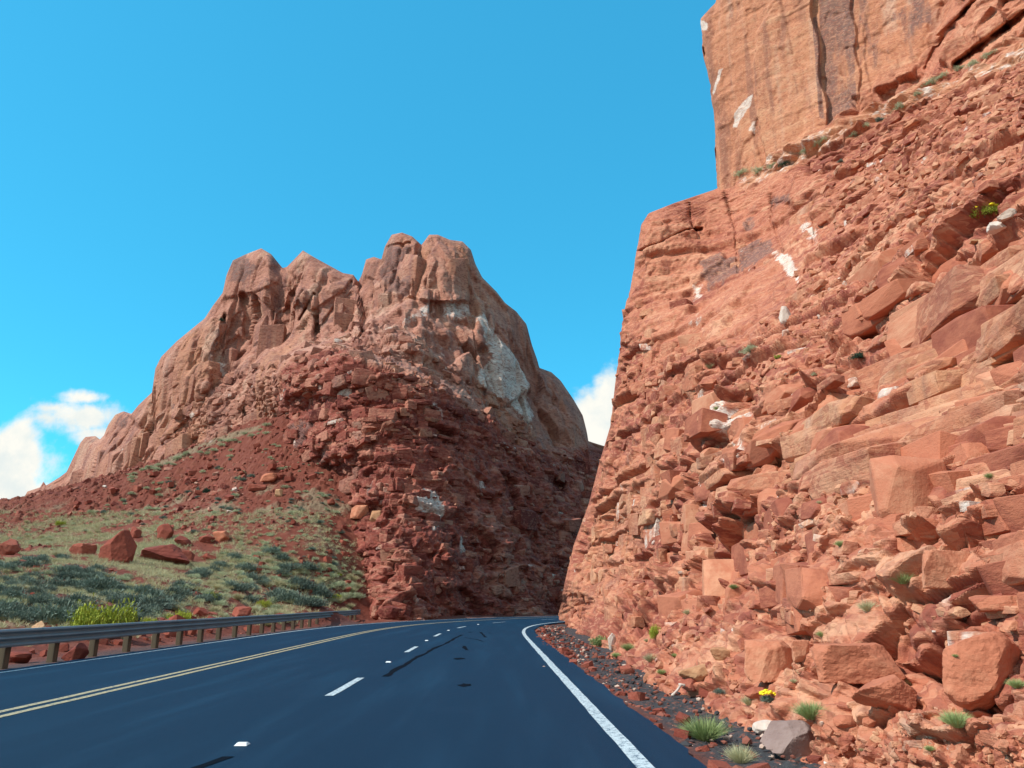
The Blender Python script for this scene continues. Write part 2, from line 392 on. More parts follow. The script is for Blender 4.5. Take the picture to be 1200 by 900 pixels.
for (px, py, rx, ry) in ((545, 803, .12, .28), (538, 772, .16, .3), (551, 741, .12, .25), (574, 742, .08, .25)):
    c0 = ray(px, py, 1.); k = -H/(c0[2]-H); a = np.linspace(0, 2*math.pi, 17)[:-1]; rr = RNG.uniform(.6, 1.15, 16)
    v = np.stack([c0[0]*k+rx*rr*np.cos(a), k+ry*rr*np.sin(a), a*0+.005], -1)
    v = np.concatenate([v, [[c0[0]*k, k, .005]]]); f = np.array([(i, (i+1) % 16, 16, 16) for i in range(16)])
    f = np.array([(i, i+1, (i+2) % 16, 16) for i in range(0, 16, 2)])
    Fc.append(f+sum(map(len, V))); V.append(v)
tag(link('road_tar_line', mesh_np('road_tar_line', np.concatenate(V), np.concatenate(Fc)), M_TAR), kind='structure')

# ------------------------------------------------------------------ picking surface points
SURF = []
def add_surf(P): SURF.append((P.reshape(-1, 3),)+tuple(project(P.reshape(-1, 3))))
def pick(px, py, r=2.5):
    best = None
    for rr in (r, r*2.5, r*6, r*16, r*40):
        for P, x, y, d in SURF:
            k = np.flatnonzero((np.abs(x-px) < rr) & (np.abs(y-py) < rr) & (d > .5))
            if len(k):
                j = k[np.argmin(d[k])]
                if best is None or d[j] < best[1]: best = (P[j], d[j])
        if best is not None: return best
    raise ValueError((px, py))

# ------------------------------------------------------------------ ground terrain
LINE = [(20, 605, 135), (60, 590, 129), (130, 562, 119), (200, 536, 109), (260, 512, 101), (330, 490, 93), (340, 520, 88), (372, 545, 84), (400, 570, 80), (410, 620, 74), (420, 670, 69.5)]
ctl = [tuple(ray(*p)) for p in LINE]
ctl += [tuple(ray(*p)) for p in ((0, 608, 130), (-120, 612, 125), (-300, 620, 120), (0, 650, 62), (-150, 655, 62), (0, 690, 30), (-150, 695, 28), (100, 697, 38), (135, 658, 52), (250, 688, 46), (350, 698, 52), (300, 642, 66), (200, 600, 84), (100, 622, 80), (250, 560, 92), (380, 640, 68))]
ctl += [(-12.5, 6, -.05), (-12.5, 17, -.05), (-12.7, 30, 0), (-13, 45, .1), (-13.5, 56, .4), (-12.2, 64, .5), (-16, 50, .8), (-15, 20, .25), (-15, 8, .2), (-40, 8, 1.4)]
ctl += [(-6, 68, .35), (0, 74, .3), (6, 80, .3), (14, 86, .3), (25, 92, .3), (-140, 175, 6), (-60, 190, 8), (-200, 150, 6)]
ctl = np.array(ctl); zt = tps_fit(ctl[:, :2], ctl[:, 2], 100.)
taz = (np.concatenate([np.linspace(-420, -40, 50), np.linspace(-38, 450, 400), np.linspace(454, 1500, 190)])-600)/907.
yy = np.concatenate([np.geomspace(3.2, 28, 200), np.linspace(28.2, 142, 460), np.geomspace(143, 190, 30), [400, 1200, 6000]]); NC, NR = len(taz), len(yy)
Y, T = np.meshgrid(yy, taz, indexing='ij'); X = T*Y
fx, fy = X.ravel(), Y.ravel(); off, sl = road_off(fx, fy)
z = np.clip(zt(np.stack([fx, fy], -1)), -.1, 34); z = np.where(fy > 52, np.minimum(z, .12+40*sst(-10.5, -15, fx)), z)
p3 = np.stack([fx, fy, fx*0], -1)
left = -10.05-off; right = off-1.80
hill = sst(6, 13, z)
f1, rid = stones(p3, (.9, .9, 9), 41, .55); f2, rid2 = stones(p3, (.38, .38, 9), 43, .6)
gul = np.abs(fbm(np.stack([fx*.16+fy*.05, fy*.03, fx*0], -1), 15, 4)); rough = fbm(p3*.25, 3, 5)*.35+fbm(p3*1.1, 8, 3)*.10-.16*sst(.25, 0, gul)*hill
wl = sst(.15, 2.6, left)
zl = -.05+wl*(z+.05+rough*(.35+1.2*hill)+f1*(.10+.45*hill)+f2*(.06+.14*hill))
zr = -.06-.07*sst(0, .8, right)+.04*fbm(p3*2., 5, 3)+.05*stones(p3, (.16, .16, 9), 47, .7)[0]*sst(.1, .5, right)
zz = np.where(left > -.2, zl, np.where(right > -.2, zr, -.06))
zz = np.where(fy > 300, -2, zz); zz = np.where(fy > 150, np.minimum(zz, zz*sst(300, 150, fy)-.3), zz)
veg = np.clip(sst(24, 5.0, z+10*fbm(p3*.08, 21, 4)), 0, 1)*.85*sst(.5, 4, left)*sst(-11, -16, fx)*np.clip(.52+1.5*fbm(p3*.30, 23, 4), .05, 1.15)
px_, py_, _ = project(np.stack([fx, fy, zz], -1))
veg = np.maximum(veg, .8*polymask(np.stack([px_, py_], -1), [(150, 556), (200, 533), (262, 508), (310, 496), (300, 506), (250, 522), (200, 544)], 4)*(left > 0))
tone = rid*(f1 > .2)
gravel = np.where(right > -.3, sst(-.1, .4, right), np.where(left > -.3, sst(2.2, .6, left)*.8, 0))
GP = np.stack([fx, fy, zz], -1).reshape(NR, NC, 3)
ground = link('ground', mesh_np('ground', GP.reshape(-1, 3), grid_faces(NR, NC), dict(veg=veg, tone=tone, gravel=gravel)), M_GROUND); tag(ground, kind='structure')
msk = np.where(fy < 150, 1, 0).astype(bool)
add_surf(GP.reshape(-1, 3)[msk]); G_PX = (px_[msk], py_[msk], left[msk], z[msk], veg[msk], GP.reshape(-1, 3)[msk])
bm_ = MB(); bm_.poly([(-6000, -6000, -2.6), (6000, -6000, -2.6), (6000, 6000, -2.6), (-6000, 6000, -2.6)], [(0, 1, 2, 3)])
o = link('desert_ground', bm_.mesh('desert_ground'), M_GROUND); tag(o, kind='structure')

# ------------------------------------------------------------------ bedded blocks (courses of jointed stone)
def beds(p, s, A, seed, tmin, tmax, jmin, jmax, gap=.06, gd=.3):
    r = np.random.default_rng(seed); b = [-8.]
    while b[-1] < 95: b.append(b[-1]+r.uniform(tmin, tmax)*(1 if r.random() > .25 else .45))
    b = np.array(b); zz = p[:, 2]+.22*(tmin+tmax)*fbm(p*np.array([.12, .12, .25]), seed, 3)+.1*(tmin+tmax)*fbm(p*.9, seed+5, 2)
    k = np.clip(np.searchsorted(b, zz)-1, 0, len(b)-2); t = np.minimum(zz-b[k], b[k+1]-zz)
    z0 = np.zeros_like(k); sp = jmin+(jmax-jmin)*hsh(k, z0, z0, seed+1); ss = (s+.25*fbm(p*.8, seed+9, 2)*jmin)/sp+hsh(k, z0, z0, seed+2)*9
    ss = ss+.3*np.sin(ss*2.1+k); j = np.floor(ss).astype(np.int64); fj = np.minimum(ss-j, j+1-ss)*sp
    rid = hsh(k, j, z0, seed+3); lay = hsh(k, z0, z0, seed+4)
    d = A*(.55*(lay-.5)*2+.6*(rid-.5)*2)
    d -= A*gd*np.maximum(np.clip(1-t/gap, 0, 1), np.clip(1-fj/gap, 0, 1)*.8)
    return d, rid

# ------------------------------------------------------------------ right-hand cliff
EDGE = np.array([(655, 960), (655, 715), (660, 690), (672, 640), (690, 590), (703, 540), (715, 500), (722, 440), (728, 395), (737, 345), (745, 300), (752, 262), (760, 250), (790, 238), (838, 222), (960, 152), (1080, 100), (1200, 50), (1300, 12)], float)
LEDGE = np.array([(800, 245), (838, 228), (960, 160), (1080, 108), (1200, 60), (1345, 0)], float)
cp = []
for x, y in ((3.0, 4.5), (3.0, 6), (3.0, 8), (3.0, 12), (3.05, 18), (3.1, 25), (3.2, 34), (3.4, 42), (3.7, 49.5)):
    for dx, zq in ((0, 0), (-.8, -1.1)):
        a, b2, _ = project(np.array([x+dx, y, zq])); cp.append((float(a), float(b2), y))
cp += [(660, 690, 50.5), (672, 640, 51.5), (690, 590, 52.5), (703, 540, 53.5), (715, 500, 54), (722, 440, 55), (728, 395, 56), (737, 345, 57), (745, 300, 58), (752, 262, 59.5), (790, 238, 61), (838, 222, 65), (960, 152, 55), (1080, 100, 48), (1200, 50, 42),
       (1300, 12, 38), (800, 330, 55), (900, 330, 43), (1000, 330, 29), (1200, 330, 11.5), (750, 600, 36), (900, 600, 15.5), (1050, 600, 9.6), (1200, 600, 7), (900, 450, 24), (1050, 450, 14), (1200, 450, 9.3), (800, 450, 42), (1200, 200, 18), (1200, 120, 27), (1050, 200, 37), (950, 200, 50), (1330, 330, 8), (1330, 600, 5.6), (1330, 150, 18), (700, 660, 45), (760, 700, 27), (850, 700, 16.5), (1000, 700, 8.9), (1200, 700, 6.1), (1330, 800, 4.6)]
cp = np.array(cp); inv = tps_fit(cp[:, :2], 1/cp[:, 2], 600.)
nR, nC, nH = 740, 500, 16
pyv = np.linspace(960, 12, nR); le = np.interp(-pyv, -EDGE[:, 1], EDGE[:, 0])
cc = np.linspace(0, 1, nC); PX = le[:, None]+cc[None]*(1345-le[:, None]); PY = np.repeat(pyv[:, None], nC, 1)
Q = np.stack([PX, PY], -1).reshape(-1, 2)
q = np.clip(inv(Q), 1/75., 1/3.5); dep = 1/q
ed = pdist(Q, EDGE); rr = np.clip(1-ed/14., 0, 1); dep = dep+2.2*(1-np.sqrt(1-rr*rr*.98))
for poly, w, a in (([(848, 225), (862, 270), (864, 318)], 1.6, .5), ([(903, 228), (905, 262), (921, 300)], 1.8, .45), ([(955, 245), (957, 268), (954, 285)], 1.5, .4), ([(808, 236), (811, 262), (818, 276)], 2., .7),
                   ([(742, 297), (770, 287), (800, 272), (822, 268)], 2.2, 1.2), ([(655, 722), (672, 710), (690, 706)], 2., 1.0), ([(846, 520), (890, 497), (908, 486)], 3, .5), ([(909, 525), (912, 560), (918, 590)], 3, .4),
                   ([(1015, 420), (1080, 398), (1160, 362), (1215, 335)], 5, .55), ([(1140, 330), (1110, 342), (1050, 372), (1012, 398)], 3.5, .45), ([(1040, 300), (1100, 275), (1140, 250)], 4, .6), ([(1120, 610), (1150, 650), (1180, 690)], 3, .15)):
    dep = dep+a*np.exp(-(pdist(Q, poly)/w)**2)
B = ray(Q[:, 0], Q[:, 1], dep).reshape(nR, nC, 3)
hid = []                                     # the far side of the spur turns away from the road
d1 = np.array([.80, .60, 0.])
for k in range(nH, 0, -1):
    st = .25*k+.09*k*k; ang = min(1., k/6.)
    dirv = np.array([.35+.5*ang, 1-.45*ang, 0]); hid.append(B[:, :1]+dirv*st)
B = np.concatenate(hid+[B], 1); nCt = nC+nH
cap = []                                     # top of the ledge runs back under the upper wall
for k in range(1, 9): cap.append(B[-1:]+np.array([.45, .85, 0])*(k*k*.35)+np.array([0, 0, -.05*k*k]))
B = np.concatenate([B]+cap, 0); nRt = nR+8
nrm = grid_normals(B); flip = np.sign((nrm*(np.array([-1, -.6, .6]))).sum(-1).mean()); nrm = nrm*flip
P = B.reshape(-1, 3); nr = nrm.reshape(-1, 3)
qx, qy, qd = project(P); q2 = np.stack([qx, qy], -1); dist = np.linalg.norm(P-np.array([0, 0, H]), axis=1)
wj = 14*fbm(P*.2, 71, 3); qs = q2+7*np.stack([fbm(P*.9, 73, 4), fbm(P*.9, 74, 4)], -1); qj = q2+np.stack([wj, wj[::-1]*0+14*fbm(P*.2, 72, 3)], -1)
m_mass = polymask(qj, [(735, 330), (745, 235), (838, 215), (905, 195), (985, 205), (975, 300), (930, 345), (885, 395), (830, 400), (735, 400)], 14)
m_bed = polymask(qj, [(1005, 425), (1020, 385), (1120, 325), (1210, 275), (1360, 210), (1360, 470), (1110, 480), (1040, 470)], 12)
m_bed = np.maximum(m_bed, .75*polymask(qj, [(790, 575), (880, 500), (1010, 452), (1120, 440), (1350, 420), (1350, 560), (1120, 560), (1020, 545), (900, 585)], 14))
m_bed = np.maximum(m_bed, .65*polymask(qj, [(800, 760), (900, 690), (1040, 650), (1350, 600), (1350, 720), (1050, 740), (900, 770)], 14))
m_scree = np.clip(polymask(qj, [(925, 230), (1010, 175), (1110, 95), (1215, 55), (1350, 20), (1350, 120), (1160, 240), (1020, 330), (1000, 400), (900, 465), (830, 470), (870, 405), (935, 345)], 14)
                  + .9*polymask(qj, [(660, 745), (760, 735), (880, 720), (1010, 790), (1110, 830), (1210, 850), (1350, 850), (1350, 960), (880, 960), (760, 800)], 16)
                  + .8*polymask(qj, [(890, 590), (950, 560), (1040, 545), (1080, 590), (1010, 640), (900, 650)], 10), 0, 1)
m_crumb = polymask(qj, [(640, 740), (690, 560), (715, 480), (730, 400), (830, 410), (800, 520), (760, 640), (700, 750)], 18)*(1-m_scree)
blk = np.clip(1-m_mass*.8-m_scree*.75-m_crumb*.55, .12, 1)
pw = P+np.stack([fbm(P*.5, 31, 3), fbm(P*.5, 32, 3), fbm(P*.5, 33, 3)], -1)*.14
D = 0.45*fbm(P*.11, 1, 3)
sc_d = sst(5, 30, dist)
crk = lambda w: np.where(w > 0, w, 0)
a, r1 = facets(pw, (4.6, 4.6, 2.3), .42, .30, 101, .035, .9); D = D+a*blk*(.22+.78*sc_d)
a, r2 = facets(pw, (2.1, 2.1, .95), .26, .50, 102, .05, .9); D = D+a*blk*(.6+.4*sc_d)
a, r3 = facets(pw, (.8, .8, .38), .10, .48, 103, .07, .8); D = D+a*(blk*.9+.25*m_crumb+.25*m_mass)
a, r4 = facets(pw, (.34, .34, .15), .038, .45, 104, .08, .7); D = D+a*(.7+.3*m_crumb)
bd, rb = beds(P, P[:, 1]+.3*P[:, 0], .46, 55, .40, 1.15, 1.8, 5.0, .05, .45); bd = bd*(.38+.62*sc_d); D = D*(1-.6*m_bed)+bd*(m_bed+.45*blk*(1-m_bed)+.25*m_scree)
bd2, rb2 = beds(P, P[:, 1], .07, 56, .10, .3, .5, 1.6, .03); D = D+bd2*(.55*m_bed+.5*blk+.25*m_mass)
a, r5 = facets(P+.6*fbm(P*.3, 35, 2)[:, None], (4.5, 4.5, 9.), .22, .08, 107, crack=.001, cdepth=0); D = D+a*m_mass
a, r6 = facets(pw, (1.1, 1.1, 1.5), .16, .30, 108); D = D+a*m_crumb*.5
s1, i1 = stones(pw, (.75, .75, .5), 109, .55); s2, i2 = stones(pw, (.34, .34, .24), 110, .7); s3, i3 = stones(pw, (.15, .15, .11), 111, .75)
a, r7 = facets(pw, (.62, .62, .3), .14, .45, 112, .06, .6)
lumpy = .55+.6*fbm(P*.35, 77, 3); D = D+m_scree*(s1*.30+s2*.12*lumpy+s3*.04*lumpy+a*.9*lumpy+.5*r2*lumpy*.5)+(1-m_scree)*(.05*s2+.02*s3)*(.4+blk*.3)
line = np.zeros(len(P)); zl_ = P[:, 2]+.55*fbm(P*.13, 151, 3)+.06*fbm(P*1.5, 152, 2)
for k_, (z0_, w_, a_) in enumerate(((3.2, .06, .45), (4.7, .09, .6), (6.9, .14, 1.0), (8.1, .12, .8), (9.7, .12, .8), (12.2, .15, .8), (15.5, .18, .9), (19.5, .2, .9), (24., .2, .8), (29, .25, 1.))):
    on = sst(-.32, .02, fbm(P*np.array([.10, .10, .02])+k_*7.3, 160+k_, 3))*(1-.6*m_mass)
    l_ = np.exp(-((zl_-z0_)/w_)**2)*on; D = D-a_*l_+.4*a_*np.exp(-((zl_-z0_-2.6*w_)/(2.2*w_))**2)*on; line = np.maximum(line, np.exp(-((zl_-z0_)/(2.2*w_))**2)*on)
D *= sst(-.6, .3, P[:, 2]+.45)
Pd = push_out(P, nrm, D, (nRt, nCt), 1, fold=(-.1, .1))
tone = np.where(m_bed > .5, .55*rb+.25*r2+.2*r3, .3*r1+.35*r2+.2*r3+.15*r4); tone = tone*(1-m_mass)+m_mass*(.35+.3*r5)
tone = tone*(1-m_scree)+m_scree*(.2+.5*r7+.3*np.where(s1 > .1, i1, i2))
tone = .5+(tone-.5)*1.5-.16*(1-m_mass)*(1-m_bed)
pale = np.zeros(len(P)); var = np.zeros(len(P)); zone = np.zeros(len(P))
lb_ = sst(13, 4, pdist(qs, LEDGE+np.array([0, 5])))*sst(850, 880, qx); pale = .42*lb_; zone = lb_*.9; tone = np.maximum(tone, .95*lb_)
for poly, v in (([(908, 296), (922, 298), (938, 318), (940, 334), (930, 332), (915, 312)], 1), ([(812, 335), (824, 332), (822, 352), (810, 350)], .7), ([(812, 372), (826, 372), (822, 388), (808, 384)], .6),
                ([(940, 262), (958, 262), (960, 286), (948, 288)], .7), ([(846, 488), (876, 480), (880, 500), (850, 515)], .9), ([(862, 525), (884, 522), (880, 548), (858, 556)], .8), ([(815, 565), (850, 560), (838, 598), (816, 592)], .7),
                ([(735, 572), (742, 574), (742, 592), (734, 590)], .8), ([(1095, 690), (1112, 686), (1114, 712), (1092, 714)], .5)):
    pale = np.maximum(pale, v*polymask(qs, poly, 8))
for poly, v in (([(822, 312), (845, 300), (862, 300), (864, 318), (846, 330), (828, 338)], 1), ([(864, 290), (880, 282), (902, 280), (906, 296), (890, 308), (866, 320)], 1), ([(866, 255), (888, 250), (884, 275), (868, 270)], .7), ([(900, 232), (930, 228), (930, 242), (904, 246)], .8)):
    var = np.maximum(var, 1.0*v*polymask(qs, poly, 8))
for poly, v in (([(1060, 420), (1120, 370), (1210, 330), (1360, 270), (1360, 470), (1090, 460)], .75), ([(1080, 460), (1200, 430), (1360, 430), (1360, 540), (1110, 540)], .55), ([(700, 600), (740, 520), (770, 560), (720, 700), (655, 720)], .45), ([(880, 480), (990, 450), (1060, 520), (900, 560)], .35)):
    zone = np.maximum(zone, v*polymask(qj, poly, 16))
keep = (Pd.reshape(nRt, nCt, 3)[:-1, :-1, 2] > -1.4)
fc = grid_faces(nRt, nCt, keep)
if flip < 0: fc = fc[:, ::-1]
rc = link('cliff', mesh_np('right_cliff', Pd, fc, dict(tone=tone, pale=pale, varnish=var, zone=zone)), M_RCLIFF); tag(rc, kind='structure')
add_surf(Pd); RC = dict(P=Pd, x=qx, y=qy, d=qd, n=blur2(nrm, 10).reshape(-1, 3), scree=m_scree, bed=m_bed, mass=m_mass, crumb=m_crumb, line=line, pale=pale, zone=zone, tone=tone)

# ------------------------------------------------------------------ upper wall above the ledge
TE = np.array([(846, 260), (841, 217), (838, 167), (835, 127), (832, 97), (825, 67), (822, 43), (821, 22), (838, 3), (843, -20), (850, -150)], float)
cpt = np.array([(838, 222, 65.5), (822, 20, 65.5), (960, 150, 57), (950, 0, 58), (848, -150, 66.5), (950, -150, 59.5), (1080, 60, 51.5), (1080, -150, 55), (1200, 20, 45), (1200, -150, 49), (1340, 0, 38), (1340, -150, 43)], float)
tv = tps_fit(cpt[:, :2], 1/cpt[:, 2], 600.)
nR, nC, nH = 330, 420, 14
pyv = np.linspace(270, -150, nR); le = np.interp(-pyv, -TE[:, 1], TE[:, 0]); cc = np.linspace(0, 1, nC)
le = le+2.2*fbm(np.stack([pyv*.05, pyv*0, pyv*0], -1), 66, 4); PX = le[:, None]+cc[None]*(1345-le[:, None]); PY = np.repeat(pyv[:, None], nC, 1); Q = np.stack([PX, PY], -1).reshape(-1, 2)
dep = 1/tv(Q); ed = pdist(Q, TE); rr = np.clip(1-ed/9., 0, 1); dep = dep+1.6*(1-np.sqrt(1-rr*rr*.98))
x1 = np.interp(Q[:, 1], [-150, 0, 150], [935, 949, 969]); x2 = np.interp(Q[:, 1], [-150, 0, 100], [985, 996, 1006]); x3 = np.interp(Q[:, 1], [-150, 0, 100], [1095, 1105, 1070])
dep = dep+.75*sst(0, 4, Q[:, 0]-x1+2.5*np.sin(Q[:, 1]*.09))-.2*sst(10, 14, Q[:, 0]-x1)+.35*sst(0, 4, Q[:, 0]-x2+2*np.sin(Q[:, 1]*.13))-4.2*sst(0, 26, Q[:, 0]-x3)
for poly, w, a in (([(1085, 80), (1098, 50), (1125, 20), (1150, -5)], 3, 1.5), ([(1120, 75), (1160, 45), (1200, 15)], 3, 1.6)):
    dep = dep+a*np.exp(-(pdist(Q, poly)/w)**2)
B = ray(Q[:, 0], Q[:, 1], dep).reshape(nR, nC, 3); hid = []
for k in range(nH, 0, -1):
    hid.append(B[:, :1]+np.array([.3+.04*k, 1-.04*k, 0])*(.25*k+.1*k*k))
B = np.concatenate(hid+[B], 1); nCt = nC+nH; cap = []
for k in range(1, 6): cap.append(B[-1:]+np.array([.5, .8, 0])*(k*k*.8)+np.array([0, 0, .15*k]))
B = np.concatenate([B]+cap, 0); nRt = nR+5
nrm = grid_normals(B); flip = np.sign((nrm*(np.array([-.6, -1, .1]))).sum(-1).mean()); nrm *= flip
P = B.reshape(-1, 3); nr = nrm.reshape(-1, 3); qx, qy, qd = project(P); q2 = np.stack([qx, qy], -1)
m_r = sst(-8, 22, qx-np.interp(qy, [-150, 0, 100], [1095, 1100, 1065])); m_foot = polymask(q2, [(985, 170), (1000, 112), (1060, 75), (1100, 60), (1110, 120), (1010, 190)], 10)
wob = P+.5*np.stack([fbm(P*.25, 61, 3), fbm(P*.25, 62, 3), fbm(P*.25, 63, 3)], -1)
D = .3*fbm(P*.1, 64, 3)+.10*fbm(P*.7, 65, 4)
a, r1 = facets(wob*np.array([1, 1, .25])+0, (4, 4, 5), .22, .10, 121, crack=.001, cdepth=0); D += a*(1-m_r)
a, r2 = facets(wob, (1.8, 1.8, 2.2), .13, .22, 122); D += a*(.35+1.6*m_r+1.5*m_foot)
a, r3 = facets(wob, (4, 4, 2.2), .6, .3, 123); D += a*np.clip(m_r+.4*m_foot, 0, 1)
bd, rb = beds(P, P[:, 0], .06, 57, .3, 1.4, 2, 6, .05); D += bd
a, r4 = facets(wob, (.7, .7, .4), .07, .25, 124); D += a*(.3+.7*np.clip(m_r+m_foot, 0, 1))
P2 = push_out(P, nrm, D, (nRt, nCt), 1)
var = np.zeros(len(P)); pale = np.zeros(len(P)); zone = np.clip(1-m_r*.8-m_foot*.6, 0, 1)
for poly, v in (([(968, 128), (985, 108), (1003, 95), (1004, 112), (985, 128), (969, 150)], 1), ([(951, 20), (958, 20), (966, 140), (960, 140)], .9), ([(1005, 55), (1015, 50), (1020, 90), (1006, 95)], .6), ([(1045, 14), (1058, 14), (1056, 26), (1042, 26)], .7), ([(1070, -20), (1090, -20), (1092, 28), (1074, 28)], .6), ([(948, -100), (1000, -100), (1004, 125), (970, 140)], .62), ([(1003, -100), (1095, -100), (1085, 30), (1040, 70), (1006, 95)], .42)):
    var = np.maximum(var, v*polymask(q2, poly, 3))
for poly, v in (([(872, 118), (882, 112), (880, 124), (864, 148), (858, 150), (862, 132)], 1), ([(842, 82), (848, 80), (838, 108), (833, 114)], 1), ([(819, 22), (830, 26), (829, 36), (821, 36)], .8), ([(872, 152), (886, 142), (884, 156)], .6)):
    pale = np.maximum(pale, v*polymask(q2, poly, 2.5))
tone = .5+(.5*r1+.3*r2+.2*rb-.5)*.9; tone = tone*(1-m_r)+m_r*(.5*r3+.5*r2)
fc = grid_faces(nRt, nCt)
if flip < 0: fc = fc[:, ::-1]
tw = link('cliff', mesh_np('upper_cliff', P2, fc, dict(tone=tone, pale=pale, varnish=var, zone=zone)), M_RCLIFF); tag(tw, kind='structure'); add_surf(P2)

# ------------------------------------------------------------------ left massif (road-cut nose, rubble bench and sandstone domes)
SKY = np.array([(6, 612), (16, 604), (25, 589), (32, 576), (47, 571), (51, 564), (54, 569), (70, 559), (78, 553), (86, 536), (94, 519), (100, 512), (112, 511), (117, 515), (122, 510), (126, 499), (135, 486), (145, 482), (154, 485), (162, 475), (180, 458), (181.5, 433), (189, 418), (207, 400), (240, 373), (249, 359), (261, 343), (265.5, 322), (273, 305), (288, 298), (306, 291), (318, 298), (331, 314), (336, 313), (355, 293.5), (369, 302), (402, 320), (414, 322), (420, 330), (424, 322), (429, 304), (438, 301), (447, 304), (451, 289), (459, 275), (471, 272.5), (483, 277), (494, 287), (503, 275), (513, 275), (527, 281), (542, 283), (552, 293), (557, 309), (565, 325), (582, 342), (592, 355), (605, 365), (617, 380), (623, 403), (630, 423), (632, 431), (646, 436), (657, 446), (672, 468), (683, 487), (688, 507), (690, 520)], float)
TOPL = np.array([(318, 440), (325, 431), (345, 415), (395, 408), (440, 425), (480, 437), (520, 454), (560, 480), (600, 502), (640, 522)], float)
def terrace(q):
    yt = np.interp(q[:, 0], TOPL[:, 0], TOPL[:, 1]); fade = sst(312, 330, q[:, 0])*sst(650, 520, q[:, 0])
    return 5.0*fade*sst(-2, 12, yt-q[:, 1])
cb = [(p[0], p[1], p[2]+.6) for p in LINE]
for s in np.arange(58, 112, 3.):
    x, y = road_pt(np.array([s]), -12.6); a, b2, _ = project(np.array([x[0], y[0], 0.]))
    if 432 < a < 715: cb.append((float(a), float(b2), float(y[0])))
cb += [(425, 718, 66.5), (150, 610, 128), (60, 620, 133), (300, 540, 99), (370, 620, 86), (330, 425, 92), (395, 410, 85.5), (340, 470, 90), (380, 480, 83.5), (420, 560, 76.5), (380, 535, 82.5), (415, 640, 72), (500, 445, 83), (450, 480, 79.5), (560, 484, 89), (620, 520, 97), (500, 600, 74), (560, 600, 80), (620, 600, 89), (690, 600, 99), (688, 530, 110),
       (660, 460, 112), (625, 430, 110), (550, 292, 104), (470, 280, 104), (500, 350, 97), (450, 390, 91), (590, 430, 101), (600, 490, 98), (355, 297, 113), (300, 294, 119), (420, 332, 109), (380, 395, 98), (320, 400, 110), (240, 377, 119), (220, 440, 114), (186, 440, 122), (285, 480, 104), (130, 492, 131), (200, 495, 116), (75, 550, 135), (110, 540, 126), (545, 350, 101), (340, 350, 108)]
cb = np.array(cb); val = cb[:, 2]-terrace(cb[:, :2])
bf = tps_fit(cb[:, :2], val, 300.)
pxs = np.linspace(8, 689.5, 600); nR = 400; ysk = np.interp(pxs, SKY[:, 0], SKY[:, 1])
yb = np.interp(pxs, [0, 60, 150, 320, 345, 400, 425, 500, 720], [650, 640, 610, 545, 590, 690, 745, 745, 745])
tt = np.linspace(0, 1, nR); PX = np.repeat(pxs[None], nR, 0); PY = yb[None]+(ysk-yb)[None]*tt[:, None]
Q = np.stack([PX, PY], -1).reshape(-1, 2)
dep = bf(Q)+terrace(Q)
es = pdist(Q, SKY); rr = np.clip(1-es/13., 0, 1); dep = dep+2.8*(1-np.sqrt(1-rr*rr*.97))
for poly, a in (([(150, 486), (178, 462), (180, 433), (188, 416), (208, 398), (243, 374), (260, 370), (262, 385), (250, 420), (243, 455), (215, 495), (190, 520)], -2.2), ([(260, 350), (264, 320), (274, 303), (306, 288), (333, 314), (326, 330), (300, 342)], -1.2),
                ([(337, 318), (355, 291), (402, 318), (419, 330), (396, 345), (370, 361), (347, 352)], -1.6), ([(348, 357), (372, 364), (395, 350), (411, 346), (414, 395), (386, 408), (352, 400)], .9), ([(330, 330), (344, 352), (339, 398), (318, 430), (306, 420), (322, 362)], -.9),
                ([(425, 324), (430, 303), (447, 299), (452, 286), (470, 270), (489, 284), (486, 346), (452, 352), (425, 362)], -.9), ([(495, 288), (505, 273), (527, 279), (550, 290), (558, 312), (553, 352), (520, 354), (489, 350)], -1.4), ([(489, 354), (553, 354), (560, 372), (520, 386), (472, 380)], .7),
                ([(368, 372), (374, 368), (375, 402), (366, 402)], 1.5), ([(556, 372), (596, 400), (620, 455), (632, 498), (596, 474), (560, 452)], -.9)):
    dep = dep+.8*a*polymask(Q, poly, 2.6)
xp = np.interp(Q[:, 1], [340, 375, 400, 450], [276, 266, 258, 243])            # the leaning pillar stands proud of the recess to its right
dep = dep+3.0*sst(0, 13, Q[:, 0]-xp)*sst(60, 25, Q[:, 0]-xp)*sst(325, 410, Q[:, 1])*sst(475, 440, Q[:, 1])
for poly, w, a in (([(421, 322), (423, 345), (428, 370), (424, 395)], 3.2, 5), ([(263, 372), (256, 410), (250, 440), (247, 455)], 3.0, 1.8), ([(494, 285), (490, 315), (486, 350)], 3.2, 1.8), ([(556, 305), (553, 335), (552, 352)], 2.2, .8), ([(334, 314), (346, 330), (338, 350), (326, 395)], 2.6, 1.5), ([(408, 345), (411, 365), (406, 385)], 3.5, 3),
                   ([(284, 345), (290, 370), (283, 400), (272, 435)], 3.5, 1.2), ([(452, 290), (465, 285), (480, 283)], 2, 1.0), ([(285, 478), (287, 495)], 1.6, 1.5), ([(75, 570), (70, 580)], 2, 1.5),
                   ([(360, 442), (364, 452), (362, 470)], 1.6, 1.2), ([(368, 345), (352, 375)], 2, 1.2), ([(368, 392), (372, 382), (372, 402)], 3, 2), ([(375, 385), (400, 350), (412, 330)], 2.2, 1.4)):
    dep = dep+a*np.exp(-(pdist(Q, poly)/w)**2)
